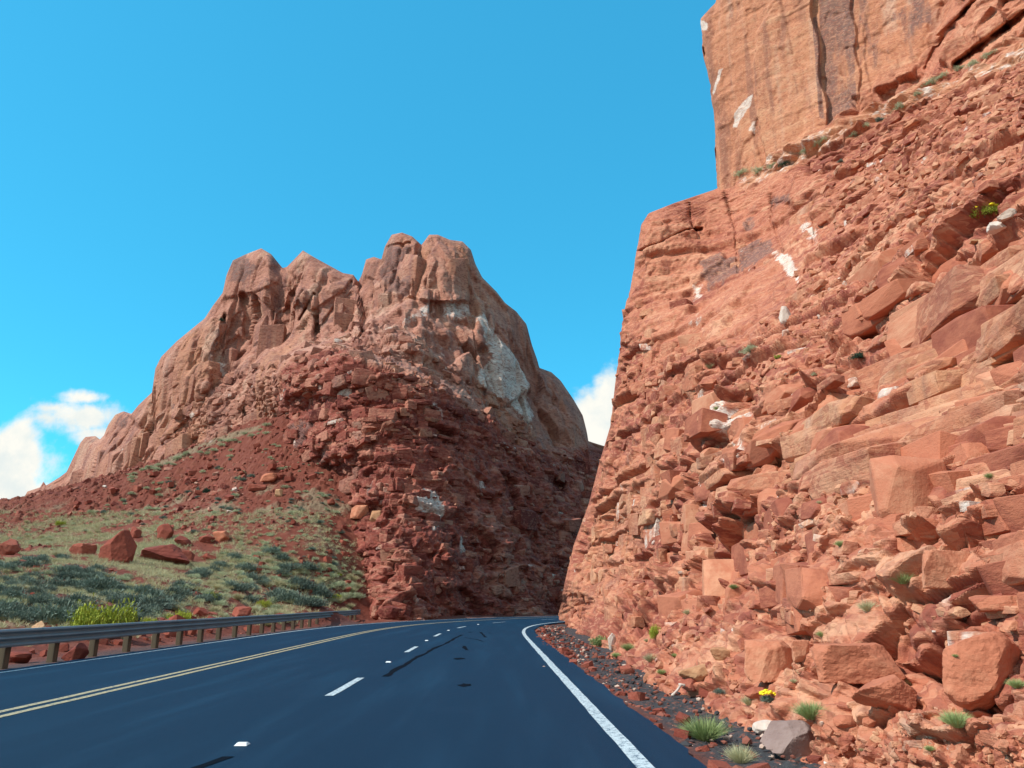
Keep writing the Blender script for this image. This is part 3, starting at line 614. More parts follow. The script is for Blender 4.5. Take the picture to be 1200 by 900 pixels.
for (cx, cy, rx, ry, a) in ((467, 300, 20, 22, 2.2), (525, 312, 30, 34, 2.4), (215, 430, 26, 45, 2.0), (360, 330, 22, 30, 1.6), (435, 330, 11, 28, 1.5), (300, 310, 22, 16, 1.5), (360, 520, 24, 26, .9), (345, 520, 10, 16, .8), (600, 420, 30, 45, 1.2)):
    e = ((Q[:, 0]-cx)/rx)**2+((Q[:, 1]-cy)/ry)**2; dep = dep-.5*a*np.clip(1-e, 0, 1)**1.5
B = ray(Q[:, 0], Q[:, 1], dep).reshape(nR, 600, 3)
ext = [B[:, -1:]+np.array([.55+.02*k, .84, 0])*(.4*k+.15*k*k) for k in range(1, 15)]
B = np.concatenate([B]+ext, 1); nCt = B.shape[1]; cap = []
out = B[-1:].copy(); out[..., 2] = 0; out /= np.linalg.norm(out, axis=-1, keepdims=True)
for st, dz in ((.5, -.03), (1.2, -.15), (2.2, -.5), (4, -1.4), (7, -3.4), (12, -8), (20, -18), (32, -40)): cap.append(B[-1:]+out*st+np.array([0, 0, dz]))
B = np.concatenate([B]+cap, 0); nRt = B.shape[0]
B[..., 2] = np.maximum(B[..., 2], -1.5)
nrm = grid_normals(B); flip = np.sign((nrm*(np.array([0, -1, .3]))).sum(-1).mean()); nrm *= flip
P = B.reshape(-1, 3); nr = nrm.reshape(-1, 3); qx, qy, qd = project(P); q2 = np.stack([qx, qy], -1)
qs = q2+5*np.stack([fbm(P*.5, 83, 4), fbm(P*.5, 84, 4)], -1); qj = q2+6*np.stack([fbm(P*.15, 81, 3), fbm(P*.15, 82, 3)], -1)
yt = np.interp(qj[:, 0], TOPL[:, 0], TOPL[:, 1])
m_cut = sst(-3, 6, qj[:, 1]-yt)*sst(318, 332, qj[:, 0])                         # dark red bedded stone of the cut
m_right = sst(520, 640, qj[:, 0])*sst(-60, 30, qj[:, 1]-yt); m_cut = np.clip(np.maximum(m_cut, m_right*.85*sst(0, 40, qj[:, 1]-np.interp(qj[:, 0], [600, 640, 690], [470, 500, 530]))), 0, 1)
m_rub = np.clip(polymask(qj, [(325, 425), (345, 405), (405, 385), (430, 372), (470, 380), (510, 405), (540, 440), (610, 485), (640, 520), (560, 480), (500, 448), (440, 424), (395, 408)], 7)
               + polymask(qj, [(190, 530), (215, 480), (250, 450), (320, 420), (330, 490), (262, 512)], 8)*.6, 0, 1)
m_dome = np.clip(1-m_cut-m_rub*.9, 0, 1)
wob = P+.5*np.stack([fbm(P*.12, 91, 3), fbm(P*.12, 92, 3), fbm(P*.12, 93, 3)], -1)
D = .7*fbm(P*.07, 94, 3)+.16*fbm(P*.5, 95, 4)
a, r1 = facets(wob, (8, 8, 17), .50, .20, 131, crack=.01, cdepth=.3); D += a*m_dome; fl_ = np.abs(fbm(wob*np.array([.22, .22, .018]), 97, 4)); D -= 1.1*sst(.16, .0, fl_)*m_dome; D += .35*fbm(wob*np.array([.5, .5, .05]), 98, 4)*m_dome; D += .22*fbm(wob*np.array([.12, .12, 1.1]), 99, 4)*m_dome
a, r2 = facets(wob, (3, 3, 5), .24, .26, 132, .04, .8); D += a*m_dome*.8
bdn, rbn = beds(P, P[:, 0]*.8+P[:, 1]*.4, .55, 58, .9, 2.6, 1.4, 4.2, .10, .4); nose = m_cut*sst(520, 420, qx); D += bdn*m_cut*(.35+.65*sst(520, 440, qx))
bd2, rb2 = beds(P, P[:, 0]*.8+P[:, 1]*.4, .22, 59, .3, .8, .8, 2.6, .06, .4); D += bd2*m_cut
a, r3 = facets(wob, (4.2, 4.2, 2.8), .55, .25, 133); D += a*(m_cut*.8+m_rub*.9)
a, r4 = facets(wob, (1.5, 1.5, .9), .26, .32, 134); D += a*(m_cut*.9+m_rub*1.1+.12*m_dome)
a, r5 = facets(wob, (.6, .6, .4), .10, .3, 135); D += a*(m_cut+m_rub+.2*m_dome)
s1, i1 = stones(wob, (1.6, 1.6, 1.1), 136, .6); D += s1*.5*m_rub
D *= sst(-1.2, .6, P[:, 2]+.6)*(.35+.65*sst(0, 24, pdist(q2, SKY)))*(1-.85*polymask(q2, [(88, 525), (100, 505), (124, 505), (132, 560), (96, 580)], 6))
P2 = push_out(P, nrm, D, (nRt, nCt), 1)
tone = m_dome*(.42+.25*(r1-.5)+.3*r2)+m_cut*(.45*rbn+.3*r3+.25*r4)+m_rub*(.35*r3+.5*r4+.25); tone = .5+(np.clip(tone, 0, 1)-.5)*1.4
zone = np.clip(m_dome+.72*m_rub, 0, 1)
pale = np.zeros(len(P)); var = np.zeros(len(P))
for poly, v in (([(556, 372), (568, 364), (575, 385), (592, 405), (612, 425), (618, 455), (630, 478), (630, 498), (600, 472), (562, 452), (558, 440), (575, 420), (565, 400)], 1), ([(520, 352), (545, 352), (558, 368), (535, 378), (520, 372)], .9), ([(472, 374), (500, 356), (510, 358), (498, 378), (478, 382)], .75),
                ([(484, 575), (497, 572), (519, 580), (518, 612), (508, 622), (497, 600), (486, 596)], 1), ([(494, 478), (508, 470), (521, 485), (520, 498), (506, 494)], .8), ([(536, 628), (548, 630), (552, 645), (542, 650)], .8), ([(483, 700), (489, 698), (490, 712), (484, 712)], .9), ([(425, 558), (438, 555), (434, 580), (426, 580)], .5), ([(390, 650), (415, 648), (412, 664), (392, 664)], .7), ([(500, 385), (540, 380), (560, 395), (530, 430), (500, 410)], .35),
                ([(570, 470), (582, 470), (585, 485), (572, 484)], .4)):
    pale = np.maximum(pale, .85*v*polymask(qs, poly, 7))
for poly, v in (([(272, 300), (288, 298), (300, 312), (288, 335), (268, 330)], .8), ([(310, 296), (325, 305), (332, 318), (318, 318)], .8), ([(452, 288), (478, 286), (484, 310), (478, 345), (455, 342), (445, 318)], .8), ([(430, 305), (446, 305), (442, 340), (428, 350)], .5), ([(344, 352), (360, 345), (366, 358), (352, 368)], .7), ([(198, 470), (206, 464), (205, 482), (198, 482)], .8), ([(332, 508), (350, 492), (364, 496), (352, 520), (340, 535), (334, 528)], .8), ([(372, 520), (384, 512), (390, 535), (382, 550), (372, 540)], .6), ([(427, 556), (436, 556), (434, 580), (427, 578)], .8), ([(250, 375), (262, 370), (258, 420), (240, 450), (236, 420)], .5), ([(290, 380), (310, 370), (306, 420), (292, 425)], .3), ([(136, 486), (152, 484), (150, 500), (130, 505)], .6), ([(97, 512), (115, 511), (112, 522), (98, 522)], .5)):
    var = np.maximum(var, 1.15*v*polymask(qs, poly, 8))
fc = grid_faces(nRt, nCt)
if flip < 0: fc = fc[:, ::-1]
bt = link('hill', mesh_np('butte', P2, fc, dict(tone=tone, pale=pale, varnish=var, zone=zone)), M_BUTTE); tag(bt, kind='structure'); add_surf(P2); BTS = dict(P=P2, x=qx, y=qy, d=qd, n=blur2(nrm, 10).reshape(-1, 3), cut=m_cut, rub=m_rub, zone=zone, tone=tone)

# a further rock spur seen in the gap
u = np.linspace(0, 1, 60); w = np.linspace(0, 1, 70); U, W = np.meshgrid(u, w)
X0 = ray(640, 600, 150)[0]; X1 = ray(735, 600, 150)[0]
topz = np.interp(U, [0, .53, .6, .68, .72, .78, 1], [24, 24.5, 24, 22, 19.5, 17, 10])
PB = np.stack([X0+(X1-X0)*U, 150+6*W+8*(U-.5)**2, W*topz-1], -1)
capk = [PB[-1:]+np.array([0, s, -.12*s]) for s in (2, 6, 14, 30)]; PB = np.concatenate([PB]+capk, 0)
PP = PB.reshape(-1, 3); a, r = facets(PP, (3, 3, 4), .6, .2, 141); PP = PP+np.array([0, -1., 0])*a[:, None]
z0 = np.zeros(len(PP)); tag(link('cliff', mesh_np('far_spur', PP, grid_faces(74, 60), dict(tone=r, pale=z0, varnish=z0, zone=z0+.3)), M_FAR), kind='structure')

# ------------------------------------------------------------------ rocks
import bmesh
def ico(sub):
    bm = bmesh.new(); bmesh.ops.create_icosphere(bm, subdivisions=sub, radius=1); bm.verts.ensure_lookup_table()
    v = np.array([x.co for x in bm.verts]); f = np.array([[y.index for y in x.verts] for x in bm.faces]); bm.free(); return v, f
ICO = {k: ico(k) for k in (2, 3, 4, 5)}
def rock_mesh(name, dims, seed, sub=4, planes=17, round_=0., rough=.035, slab=0):
    r = np.random.default_rng(seed); v, f = ICO[sub]
    n = r.normal(size=(planes, 3)); n /= np.linalg.norm(n, axis=1)[:, None]; h = r.uniform(.62, 1.0, planes)
    if slab:
        n = np.concatenate([n, [[0, 0, 1], [0, 0, -1]], [[1, .1, 0], [-1, .2, .1], [.1, 1, 0], [0, -1, .1]]]); h = np.concatenate([h, [.6, .6, .8, .8, .8, .8]])
    d = v@n.T; t = np.where(d > 1e-3, h[None]/np.maximum(d, 1e-3), 9).min(1); t = np.minimum(t, 1.25)
    t = t*(1-round_)+round_*.85
    P = v*t[:, None]; P = P*(1+rough*fbm(P*3+seed, seed, 4)[:, None]*2+rough*.8*fbm(P*9+seed, seed+3, 3)[:, None])
    P = P*np.array(dims)/2
    return mesh_np(name, P, f)
def place(o, P, dims, rz, sink=.25, rx=0, ry=0):
    o.location = (P[0], P[1], P[2]+dims[2]*(.5-sink)); o.rotation_euler = (rx, ry, rz)
def hull_arrays(seed, flat=0):
    r = np.random.default_rng(seed); bm = bmesh.new(); pts = []
    for sx_ in (-.5, .5):
        for sy_ in (-.5, .5):
            for sz_ in (-.5, .5):
                p = np.array([sx_, sy_, sz_])*(1+r.uniform(-.30, .12, 3))
                if r.random() < .35:
                    for ax in range(3): q_ = p.copy(); q_[ax] *= r.uniform(.25, .75); pts.append(q_)
                else: pts.append(p)
    for k in range(3): q_ = r.uniform(-.5, .5, 3); q_[r.integers(0, 3)] = r.choice((-.56, .56)); pts.append(q_)
    for p in pts: bm.verts.new(p)
    bmesh.ops.convex_hull(bm, input=bm.verts)
    bmesh.ops.delete(bm, geom=[v for v in bm.verts if not v.link_faces], context='VERTS')
    bmesh.ops.bevel(bm, geom=list(bm.edges), offset=.018, segments=1, affect='EDGES')
    bmesh.ops.triangulate(bm, faces=bm.faces); bm.verts.index_update()
    v = np.array([x.co for x in bm.verts]); f = np.array([[y.index for y in x.verts] for x in bm.faces]); bm.free(); return v, f
HULL = [hull_arrays(900+i) for i in range(48)]
def rot_frame(n, yaw, pitch, roll, lean=.35):
    """block axes: x along the cliff, y out of it, z up; then turned by the three angles"""
    h = np.array([n[0], n[1], 0]); h /= np.linalg.norm(h)+1e-9; u = np.array([h[1], -h[0], 0]); zz_ = np.array([0, 0, 1.])
    R = np.stack([u, h, zz_], 1)
    cy, sy, cx_, sx_, cz_, sz_ = math.cos(yaw), math.sin(yaw), math.cos(pitch), math.sin(pitch), math.cos(roll), math.sin(roll)
    Rz = np.array([[cy, -sy, 0], [sy, cy, 0], [0, 0, 1]]); Rx = np.array([[1, 0, 0], [0, cx_, -sx_], [0, sx_, cx_]]); Ry = np.array([[cz_, 0, sz_], [0, 1, 0], [-sz_, 0, cz_]])
    return R@Rz@Rx@Ry
def scatter_blocks(S, cnt, w, smin, smax, power, jit, aspect, sink, maxm=2.4):
    """broken blocks half set in the rock surface S: returns list of (centre, rotation, dims, tone, vertex index, pixel size)"""
    okv = (S['d'] > 1) & (S['x'] > -20) & (S['x'] < 1260) & (S['y'] > -30) & (S['y'] < 930) & (w > .01)
    for kx, ky, kr in KEEP: okv &= (np.hypot(S['x']-kx, S['y']-ky) > kr+smin*.5)
    okv &= pdist(np.stack([S['x'], S['y']], -1), LEDGE+np.array([0, 4])) > 9
    edg = pdist(np.stack([S['x'], S['y']], -1), EDGE)
    idx = np.flatnonzero(okv); p = w[idx]/w[idx].sum(); sel = RNG.choice(idx, cnt, p=p); outb = []
    for j in sel:
        sp_ = smin*(smax/smin)**(RNG.random()**power)
        sp_ = min(sp_, max(smin*.7, 5+.42*edg[j])) if 'crumb' in S else sp_
        for kx, ky, kr in KEEP: sp_ = min(sp_, max(smin, 1.5*(math.hypot(S['x'][j]-kx, S['y'][j]-ky)-kr*.7)))
        m_ = min(sp_*S['d'][j]/F, maxm); n = S['n'][j]/(np.linalg.norm(S['n'][j])+1e-9)
        R = rot_frame(n, RNG.normal()*jit[0], RNG.normal()*jit[1], RNG.normal()*jit[2])
        dims = m_*np.array([RNG.uniform(.8, 1.25)*aspect[0], RNG.uniform(.7, 1.1)*aspect[1], RNG.uniform(.65, 1.3)*aspect[2]])
        outb.append((S['P'][j]-n*dims[1]*sink*RNG.uniform(.6, 1.3), R, dims, j, sp_))
    return outb
def merge_blocks(bl, S, name, mat, label, tone_off=0.):
    V = []; Fq = []; T = []; Zn = []; Pl = []; nb = 0
    for c_, R, dims, j, sp_ in bl:
        v, f = HULL[RNG.integers(0, len(HULL))]; V.append((v*dims)@R.T+c_); Fq.append(f+nb); nb += len(v)
        T.append(np.full(len(v), np.clip(RNG.normal(.55, .30)+tone_off, -.1, 1.2))); Zn.append(np.full(len(v), np.clip(S['zone'][j]+(RNG.random() < .24)*.8, 0, 1))); Pl.append(np.full(len(v), .5*(RNG.random() < .045)))
    z0 = np.zeros(nb)
    return tag(link(name, mesh_np(name, np.concatenate(V), np.concatenate(Fq), dict(tone=np.concatenate(T), zone=np.concatenate(Zn), pale=np.concatenate(Pl), varnish=z0)), mat), label, kind='stuff')
KEEP = []
def boulder(px, py, wpx, hpx, label, mat, seed, deep=.8, name='boulder', **kw):
    """rock whose foot is seen at px,py, wpx by hpx pixels in size"""
    KEEP.append((px, py-hpx*.4, .55*max(wpx, hpx)))
    P, d = pick(px, py); k = d/F; dims = (wpx*k*1.08, wpx*k*deep, hpx*k*1.2)
    o = link(name, rock_mesh(name, dims, seed, **kw), mat); tag(o, label, 'rock')
    place(o, P+np.array([0, .25*dims[1], 0]), dims, 0, kw.get('sink', .2)); return o
B_ = boulder
B_(134, 656, 40, 38, 'tall maroon boulder, largest on the scrubby slope above the guardrail', M_MAROON, 21, sub=5)
B_(184, 656, 56, 22, 'long low maroon boulder lying just right of the tall boulder', M_MAROON, 22, sub=5)
B_(97, 650, 32, 19, 'squat maroon boulder just left of the tall boulder', M_MAROON, 23)
B_(5, 648, 22, 20, 'dark maroon boulder cut by the left edge of the picture', M_MAROON, 24)
B_(154, 628, 16, 15, 'small split maroon rock behind the tall boulder', M_MAROON, 25)
B_(190, 631, 18, 20, 'rough maroon rock standing behind the long low boulder', M_MAROON, 26)
B_(212, 637, 20, 12, 'flat maroon rock at the right end of the long low boulder', M_MAROON, 27)
B_(218, 656, 18, 14, 'small maroon rock leaning on the right end of the long low boulder', M_MAROON, 28)
B_(238, 634, 16, 12, 'pointed maroon rock left of a paired red rock on the slope', M_MAROON, 29)
B_(261, 632, 20, 14, 'reddish rock with a pale top right of the pointed maroon rock', M_ROCK, 30)
B_(244, 654, 14, 8, 'small dark red rock in the pale grass below the pointed rock', M_MAROON, 31)
B_(314, 562, 20, 14, 'orange slab resting high on the red scree below the cut', M_ROCK, 32, slab=1)
B_(302, 573, 20, 11, 'brown slab lying below the orange slab on the red scree', M_MAROON, 33, slab=1)
B_(327, 580, 11, 13, 'pale pinkish block on the red scree right of the brown slab', M_BUFF, 34, slab=1)
B_(420, 606, 26, 22, 'tilted pale-faced block fallen at the foot of the road-cut nose', M_ROCK, 35, slab=1)
B_(437, 609, 17, 18, 'pale buff block wedged right of the tilted block at the cut', M_BUFF, 36, slab=1)
B_(280, 722, 24, 14, 'red rock behind the guardrail, lower left of the yellow bush there', M_MAROON, 37)
B_(235, 722, 18, 14, 'brown rock behind the guardrail beside dark sagebrush', M_MAROON, 38)
B_(86, 772, 27, 18, 'angular red rock under the guardrail between the first two posts', M_MAROON, 39)
B_(18, 774, 30, 12, 'flat dark rock under the left end of the guardrail', M_MAROON, 40)
B_(43, 738, 16, 11, 'brown rock poking up just above the guardrail at far left', M_BUFF, 41)
# right side
B_(1160, 812, 92, 76, 'big rounded orange boulder low on the slope at the right edge', M_ROCK, 51, sub=5, round_=.35, planes=10)
B_(1010, 800, 112, 60, 'broad flat-topped orange boulder left of the big rounded boulder', M_ROCK, 52, sub=5, slab=1)
B_(905, 796, 66, 62, 'leaning orange slab right of the pale block above the ditch', M_ROCK, 53, sub=5, slab=1)
B_(1040, 826, 62, 34, 'wedge-shaped red block below the broad flat-topped boulder', M_ROCK, 54, sub=5)
B_(938, 884, 66, 40, 'purple-grey boulder in front of the yellow-green grass tuft by the ditch', M_GREY, 55, sub=5)
B_(905, 858, 30, 15, 'white stone beside the purple-grey boulder', M_PALE, 56)
B_(994, 850, 32, 14, 'smooth pale orange stone lying flat right of the purple-grey boulder', M_ROCK, 57, round_=.5)
B_(1022, 850, 17, 12, 'small rounded red stone beside the smooth pale orange stone', M_ROCK, 58, round_=.4)
B_(818, 796, 34, 22, 'pale buff block at the foot of the slope above the ditch', M_BUFF, 59)
B_(812, 810, 24, 20, 'brown-red block touching the pale buff block from below', M_MAROON, 60)
B_(875, 760, 20, 18, 'small cube-like orange block above the leaning slab', M_ROCK, 61, slab=1)
B_(852, 772, 34, 17, 'rounded buff stone left of the small cube-like block', M_BUFF, 62, round_=.3)
B_(921, 372, 14, 18, 'white boulder standing out on the red rubble of the middle cliff', M_PALE, 63)
B_(1176, 268, 32, 14, 'flat white stone on the ledge below the yellow-flowered bush', M_PALE, 64, slab=1)
B_(1184, 256, 22, 12, 'pale grey stone with a dark hollow above the flat white stone', M_PALE, 65)
B_(1144, 284, 16, 5, 'thin pale slab below the flat white stone', M_BUFF, 66, slab=1)
B_(717, 760, 10, 14, 'upright white stone beside the leafy bush at the cliff foot', M_PALE, 67)
B_(735, 788, 17, 11, 'reddish stone alone on the dark gravel of the ditch', M_MAROON, 68)
B_(640, 779, 5, 5, 'small round stone lying on the asphalt shoulder by the white edge line', M_GREY, 69, round_=.6, sub=3)
B_(890, 815, 22, 14, 'orange cobble beside the yellow-flowered blue-grey plant', M_ROCK, 70)
B_(1188, 740, 26, 16, 'pinkish block above the big rounded boulder', M_ROCK, 71, slab=1)
B_(1118, 690, 66, 60, 'large smooth pinkish slab face below the bright green tuft', M_ROCK, 72, sub=5, slab=1, deep=.6)
B_(1088, 770, 34, 30, 'cracked block between the broad boulder and the big rounded boulder', M_BUFF, 73)
B_(940, 775, 24, 34, 'upright pinkish block between the leaning slab and the broad boulder', M_ROCK, 74, slab=1)

def copies(meshes, mat, pts, label, group, name, size_px=None):
    protos = [None]*len(meshes); outl = []
    for (px, py, wpx) in pts:
        try: P, d = pick(px, py)
        except ValueError: continue
        k = random.randrange(len(meshes)); o = bpy.data.objects.new(name, meshes[k]); COL.objects.link(o)
        if not meshes[k].materials: meshes[k].materials.append(mat)
        s = wpx*d/F; o.scale = (s*random.uniform(.8, 1.2), s*random.uniform(.7, 1.1), s*random.uniform(.8, 1.15))
        o.location = (P[0], P[1], P[2]+s*.10); o.rotation_euler = (random.uniform(-.35, .35), random.uniform(-.35, .35), random.uniform(0, 6.28))
        tag(o, label, 'rock', group); outl.append(o)
    return outl
KEEP += [(703, 750, 16), (736, 757, 12), (768, 744, 10), (762, 770, 13), (826, 852, 39), (868, 883, 27), (950, 830, 28), (1122, 841, 27), (1058, 676, 20), (1017, 709, 18), (963, 742, 9), (900, 816, 14), (878, 820, 15), (843, 808, 10), (1066, 797, 12), (1192, 800, 15), (1154, 246, 15), (1006, 415, 12), (880, 405, 16), (912, 418, 8), (955, 437, 8), (832, 428, 9), (921, 190, 10), (1031, 139, 8), (985, 188, 8), (259, 375, 8)]
hull_me = []
for i, (v, f) in enumerate(HULL[:16]): hull_me.append(mesh_np('sandstone_block', v, f)); hull_me[-1].materials.append(M_ROCK)
S = RC; up_ = np.clip(1-S['mass'], 0, 1)*np.clip(1-1.1*S['line'], 0, 1)*(S['P'][:, 2] > -.05)
wb = up_*(1-S['scree'])*(1-.8*S['crumb'])*(1-.5*S['bed'])
big = scatter_blocks(S, 520, wb, 22, 125, 1.6, (.16, .07, .08), (1.35, .8, .6), .43)
bedb = scatter_blocks(S, 260, S['bed'], 26, 140, 1.3, (.10, .05, .04), (1.6, .8, .38), .38, 2.2)
mid = scatter_blocks(S, 760, up_*(1-.6*S['crumb'])*(1-.7*S['bed']), 8, 30, 1.5, (.22, .12, .12), (1.35, .85, .5), .34)
sml = scatter_blocks(S, 2900, up_*(.03+S['scree']+.03*(1-S['crumb'])), 4, 13, 1.2, (.9, .45, .5), (1.1, .9, .6), .12)
crm = scatter_blocks(S, 420, S['crumb']+.05*S['mass'], 7, 40, 1.4, (.22, .12, .12), (1.1, .6, .9), .44)
allb = big+bedb+mid+sml+crm
lone = sorted(range(len(big)), key=lambda i: -big[i][4])[:250]; lset = set(lone)
from mathutils import Matrix
for i in lone:
    c_, R, dims, j, sp_ = big[i]; o = bpy.data.objects.new('sandstone_block', hull_me[RNG.integers(0, 16)]); COL.objects.link(o)
    M = Matrix([list(R[k])+[0] for k in range(3)]+[[0, 0, 0, 1]]); o.rotation_euler = M.to_euler(); o.location = tuple(c_); o.scale = tuple(dims)
    tag(o, 'angular orange sandstone block set in the broken face of the right-hand cliff', 'rock', 'broken blocks on the right-hand cliff')
merge_blocks([b_ for i, b_ in enumerate(big) if i not in lset]+bedb+mid+sml+crm, RC, 'rubble', M_RCLIFF, 'broken sandstone rubble covering the right-hand cliff')
S = BTS; vis = (S['P'][:, 2] > 0)*1.
nb1 = scatter_blocks(S, 620, S['cut']*vis*(.35+.65*sst(540, 430, S['x'])), 5, 24, 1.5, (.22, .10, .10), (1.1, .8, .75), .33, 3.2)
nb2 = scatter_blocks(S, 700, S['cut']*vis, 4, 13, 1.2, (.25, .1, .1), (1.9, .8, .45), .34, 2.5)
nb3 = scatter_blocks(S, 700, S['rub']*vis, 3, 16, 1.6, (.5, .25, .25), (1.1, .9, .7), .28, 3)
GS = dict(P=G_PX[5], x=G_PX[0], y=G_PX[1], d=G_PX[5][:, 1], n=np.tile(np.array([[0, -.8, .6]]), (len(G_PX[5]), 1)), zone=np.zeros(len(G_PX[5])))
wg = (GS['x'] < 432)*(GS['y'] > 485)*(G_PX[2] > .6)*np.where(G_PX[3] > 4, 1., .12)*np.clip(.3+1.3*fbm(GS['P']*np.array([.09, .09, .0])+3, 33, 3), .03, 1)*GS['d']**1.1
nb4 = scatter_blocks(GS, 3600, wg, 1.8, 9, 2.4, (2, .6, .6), (1.1, .9, .6), .1, 2.)
merge_blocks(nb4, GS, 'rubble', M_BUTTE, 'small broken red stones littering the scree slope left of the road', -.15)
q5 = np.stack([S['x'], S['y']], -1); w5 = np.clip(1-S['cut']-S['rub'], 0, 1)*vis*(pdist(q5, SKY) > 24)*(pdist(q5, TOPL) > 26)*(1-polymask(q5, [(500, 345), (560, 340), (640, 430), (650, 520), (600, 500), (545, 450), (470, 385)], 4))
nb5 = scatter_blocks(S, 75, w5, 14, 40, 1.3, (.22, .05, .08), (.9, .6, 1.8), .58, 6)
merge_blocks(nb1+nb2+nb3+nb5, BTS, 'rubble', M_BUTTE, 'broken dark red and pale blocks on the road cut and its bench')
rm2 = [mesh_np('scree_rock', v*np.array([1, .85, .65]), f) for v, f in HULL[26:38]]
pts = []
for (poly, n, a, b2) in (([(60, 598), (330, 495), (400, 575), (425, 715), (330, 690), (200, 610)], 150, 3, 11), ([(0, 620), (200, 610), (420, 690), (420, 716), (200, 735), (0, 745)], 45, 4, 10)):
    k = 0; xs = [p[0] for p in poly]; ys = [p[1] for p in poly]
    while k < n:
        p = (random.uniform(min(xs), max(xs)), random.uniform(min(ys), max(ys)))
        if inside(np.array([p]), poly)[0]: pts.append((*p, a+(b2-a)*random.random()**2.5)); k += 1
copies(rm2, M_MAROON, pts, 'small angular red rock scattered on the scree slope left of the road', 'rocks scattered on the left slope', 'scree_rock')
# rocks on the verge behind the rail
pts = [(random.uniform(0, 330), 0, 0) for _ in range(42)]; pts = [(x, 772-x*.13+random.uniform(-22, 6), random.uniform(5, 17)) for x, _, _ in pts]
copies(rm2, M_MAROON, pts, 'red rock lying on the verge just behind the guardrail posts', 'rocks behind the guardrail', 'verge_rock')
# ditch stones
rm3 = [mesh_np('ditch_stone', v*np.array([1, .85, .6]), f) for v, f in HULL[16:26]]
pts = []
while len(pts) < 170:
    s = random.uniform(4.5, 46); x, y = road_pt(np.array([s]), 1.95+abs(random.gauss(0, .30)) if random.random() < .55 else random.uniform(2., 3.4)); a, b2, dd = project(np.array([x[0], y[0], -.1]))
    if b2 < 920: pts.append((float(a), float(b2), F/dd*random.choice((.07, .09, .12, .16, .24))))
copies(rm3, M_MAROON, pts, 'loose reddish stone in the dark gravel ditch beside the road edge', 'stones in the roadside ditch', 'ditch_stone')
# fine gravel along the ditch and behind the rail, one mass
v0, f0 = ICO[2]; gv = []; gf = []; nb = 0
for k in range(2600):
    s = 4+44*random.random()**1.6; o_ = 1.75+abs(random.gauss(0, .25)) if random.random() < .5 else random.uniform(1.8, 3.3)
    x, y = road_pt(np.array([s]), o_); r = random.choice((.012, .018, .025, .04, .05))*(1+s/40)
    vv = v0[:12]*np.array([1, random.uniform(.6, 1), random.uniform(.5, .8)])*r*(1+.3*RNG.normal(size=(12, 1)))
    gv.append(vv+np.array([x[0], y[0], -.10+r*.3])); gf.append(0)
ico1 = ico(1); f1_ = ico1[1]
gv = np.array([ico1[0]*np.array([1, random.uniform(.6, 1), random.uniform(.5, .8)])*np.linalg.norm(q_[0]-q_.mean(0))*(1+.22*RNG.normal(size=(len(ico1[0]), 1)))+q_.mean(0) for q_ in gv])
gf = np.concatenate([f1_+i*len(ico1[0]) for i in range(len(gv))])
gt = np.repeat(RNG.random(len(gv)), len(ico1[0]))
m, nt, b = newmat('gravel_stone'); t_ = attr(nt, 'tone'); c = mixc(nt, ramp(nt, t_, .3, .35), (.045, .045, .05), (.24, .085, .06)); c = mixc(nt, ramp(nt, t_, .85, .9), c, (.5, .36, .29)); L(nt, c, b.inputs['Base Color'])
tag(link('gravel', mesh_np('gravel', gv.reshape(-1, 3), gf, dict(tone=gt)), m), 'fine dark and red gravel strewn along the road shoulder', kind='stuff')

# ------------------------------------------------------------------ plants
def blades(n, seed, shape, wid, rad=1., h=1.):
    """little leaf blades; shape 'mound' (rounded bush), 'tuft' (arching grass), 'sprig' (upright clumps)"""
    r = np.random.default_rng(seed); V = []; T = []
    for k in range(n):
        a = r.uniform(0, 2*math.pi); 
        if shape == 'mound':
            e = math.asin(r.uniform(.02, 1)); dirv = np.array([math.cos(a)*math.cos(e), math.sin(a)*math.cos(e), math.sin(e)])
            lump = .8+.35*math.sin(3*a+seed)*math.cos(e)+.12*r.normal(); q0 = dirv*np.array([rad, rad, h])*r.uniform(.35, .85)*lump
            dv = dirv+.55*r.normal(size=3)+np.array([0, 0, .45]); dv /= np.linalg.norm(dv); ln = r.uniform(.09, .22)*rad
            q1 = q0+dv*ln
        elif shape == 'tuft':
            q0 = np.array([math.cos(a), math.sin(a), 0])*r.uniform(0, .22)*rad
            lean = r.uniform(.1, .95); q1 = np.array([math.cos(a)*lean*rad, math.sin(a)*lean*rad, h*math.sqrt(max(.05, 1-.75*lean**2))*r.uniform(.55, 1)])+q0
        else:
            c_ = r.integers(0, 24); ca = c_*.7+seed; cr = .78*rad*math.sqrt((c_+.5)/24.); cx, cy = cr*math.cos(ca*3.1), cr*math.sin(ca*3.1); hh = h*(.55+.45*((c_*37 % 10)/10))
            q0 = np.array([cx, cy, hh*r.uniform(.15, .85)])+r.normal(size=3)*rad*.12; q1 = q0+np.array([math.cos(a)*.5, math.sin(a)*.5, r.uniform(.3, 1)])*r.uniform(.08, .18)*rad
        sd = np.cross(q1-q0, r.normal(size=3)); sd /= np.linalg.norm(sd)+1e-9; w_ = wid*r.uniform(.6, 1.3)*rad
        md = (q0+q1)/2+np.array([0, 0, .04*rad])
        V += [q0-sd*w_*.3, q0+sd*w_*.3, md+sd*w_*.5, q1, md-sd*w_*.5]; T += [min(1, max(0, r.uniform(0, .75)+.25*q1[2]/h))]*5
    V = np.array(V); V[:, 2] = np.maximum(V[:, 2], -.02)
    i = np.arange(n)[:, None]*5
    f = np.concatenate([i+np.array([[0, 1, 2, 4]]), i+np.array([[4, 2, 3, 3]])]); 
    tri = np.concatenate([i+np.array([[0, 1, 2]]), i+np.array([[0, 2, 4]]), i+np.array([[4, 2, 3]])])
    return V, tri, np.array(T)
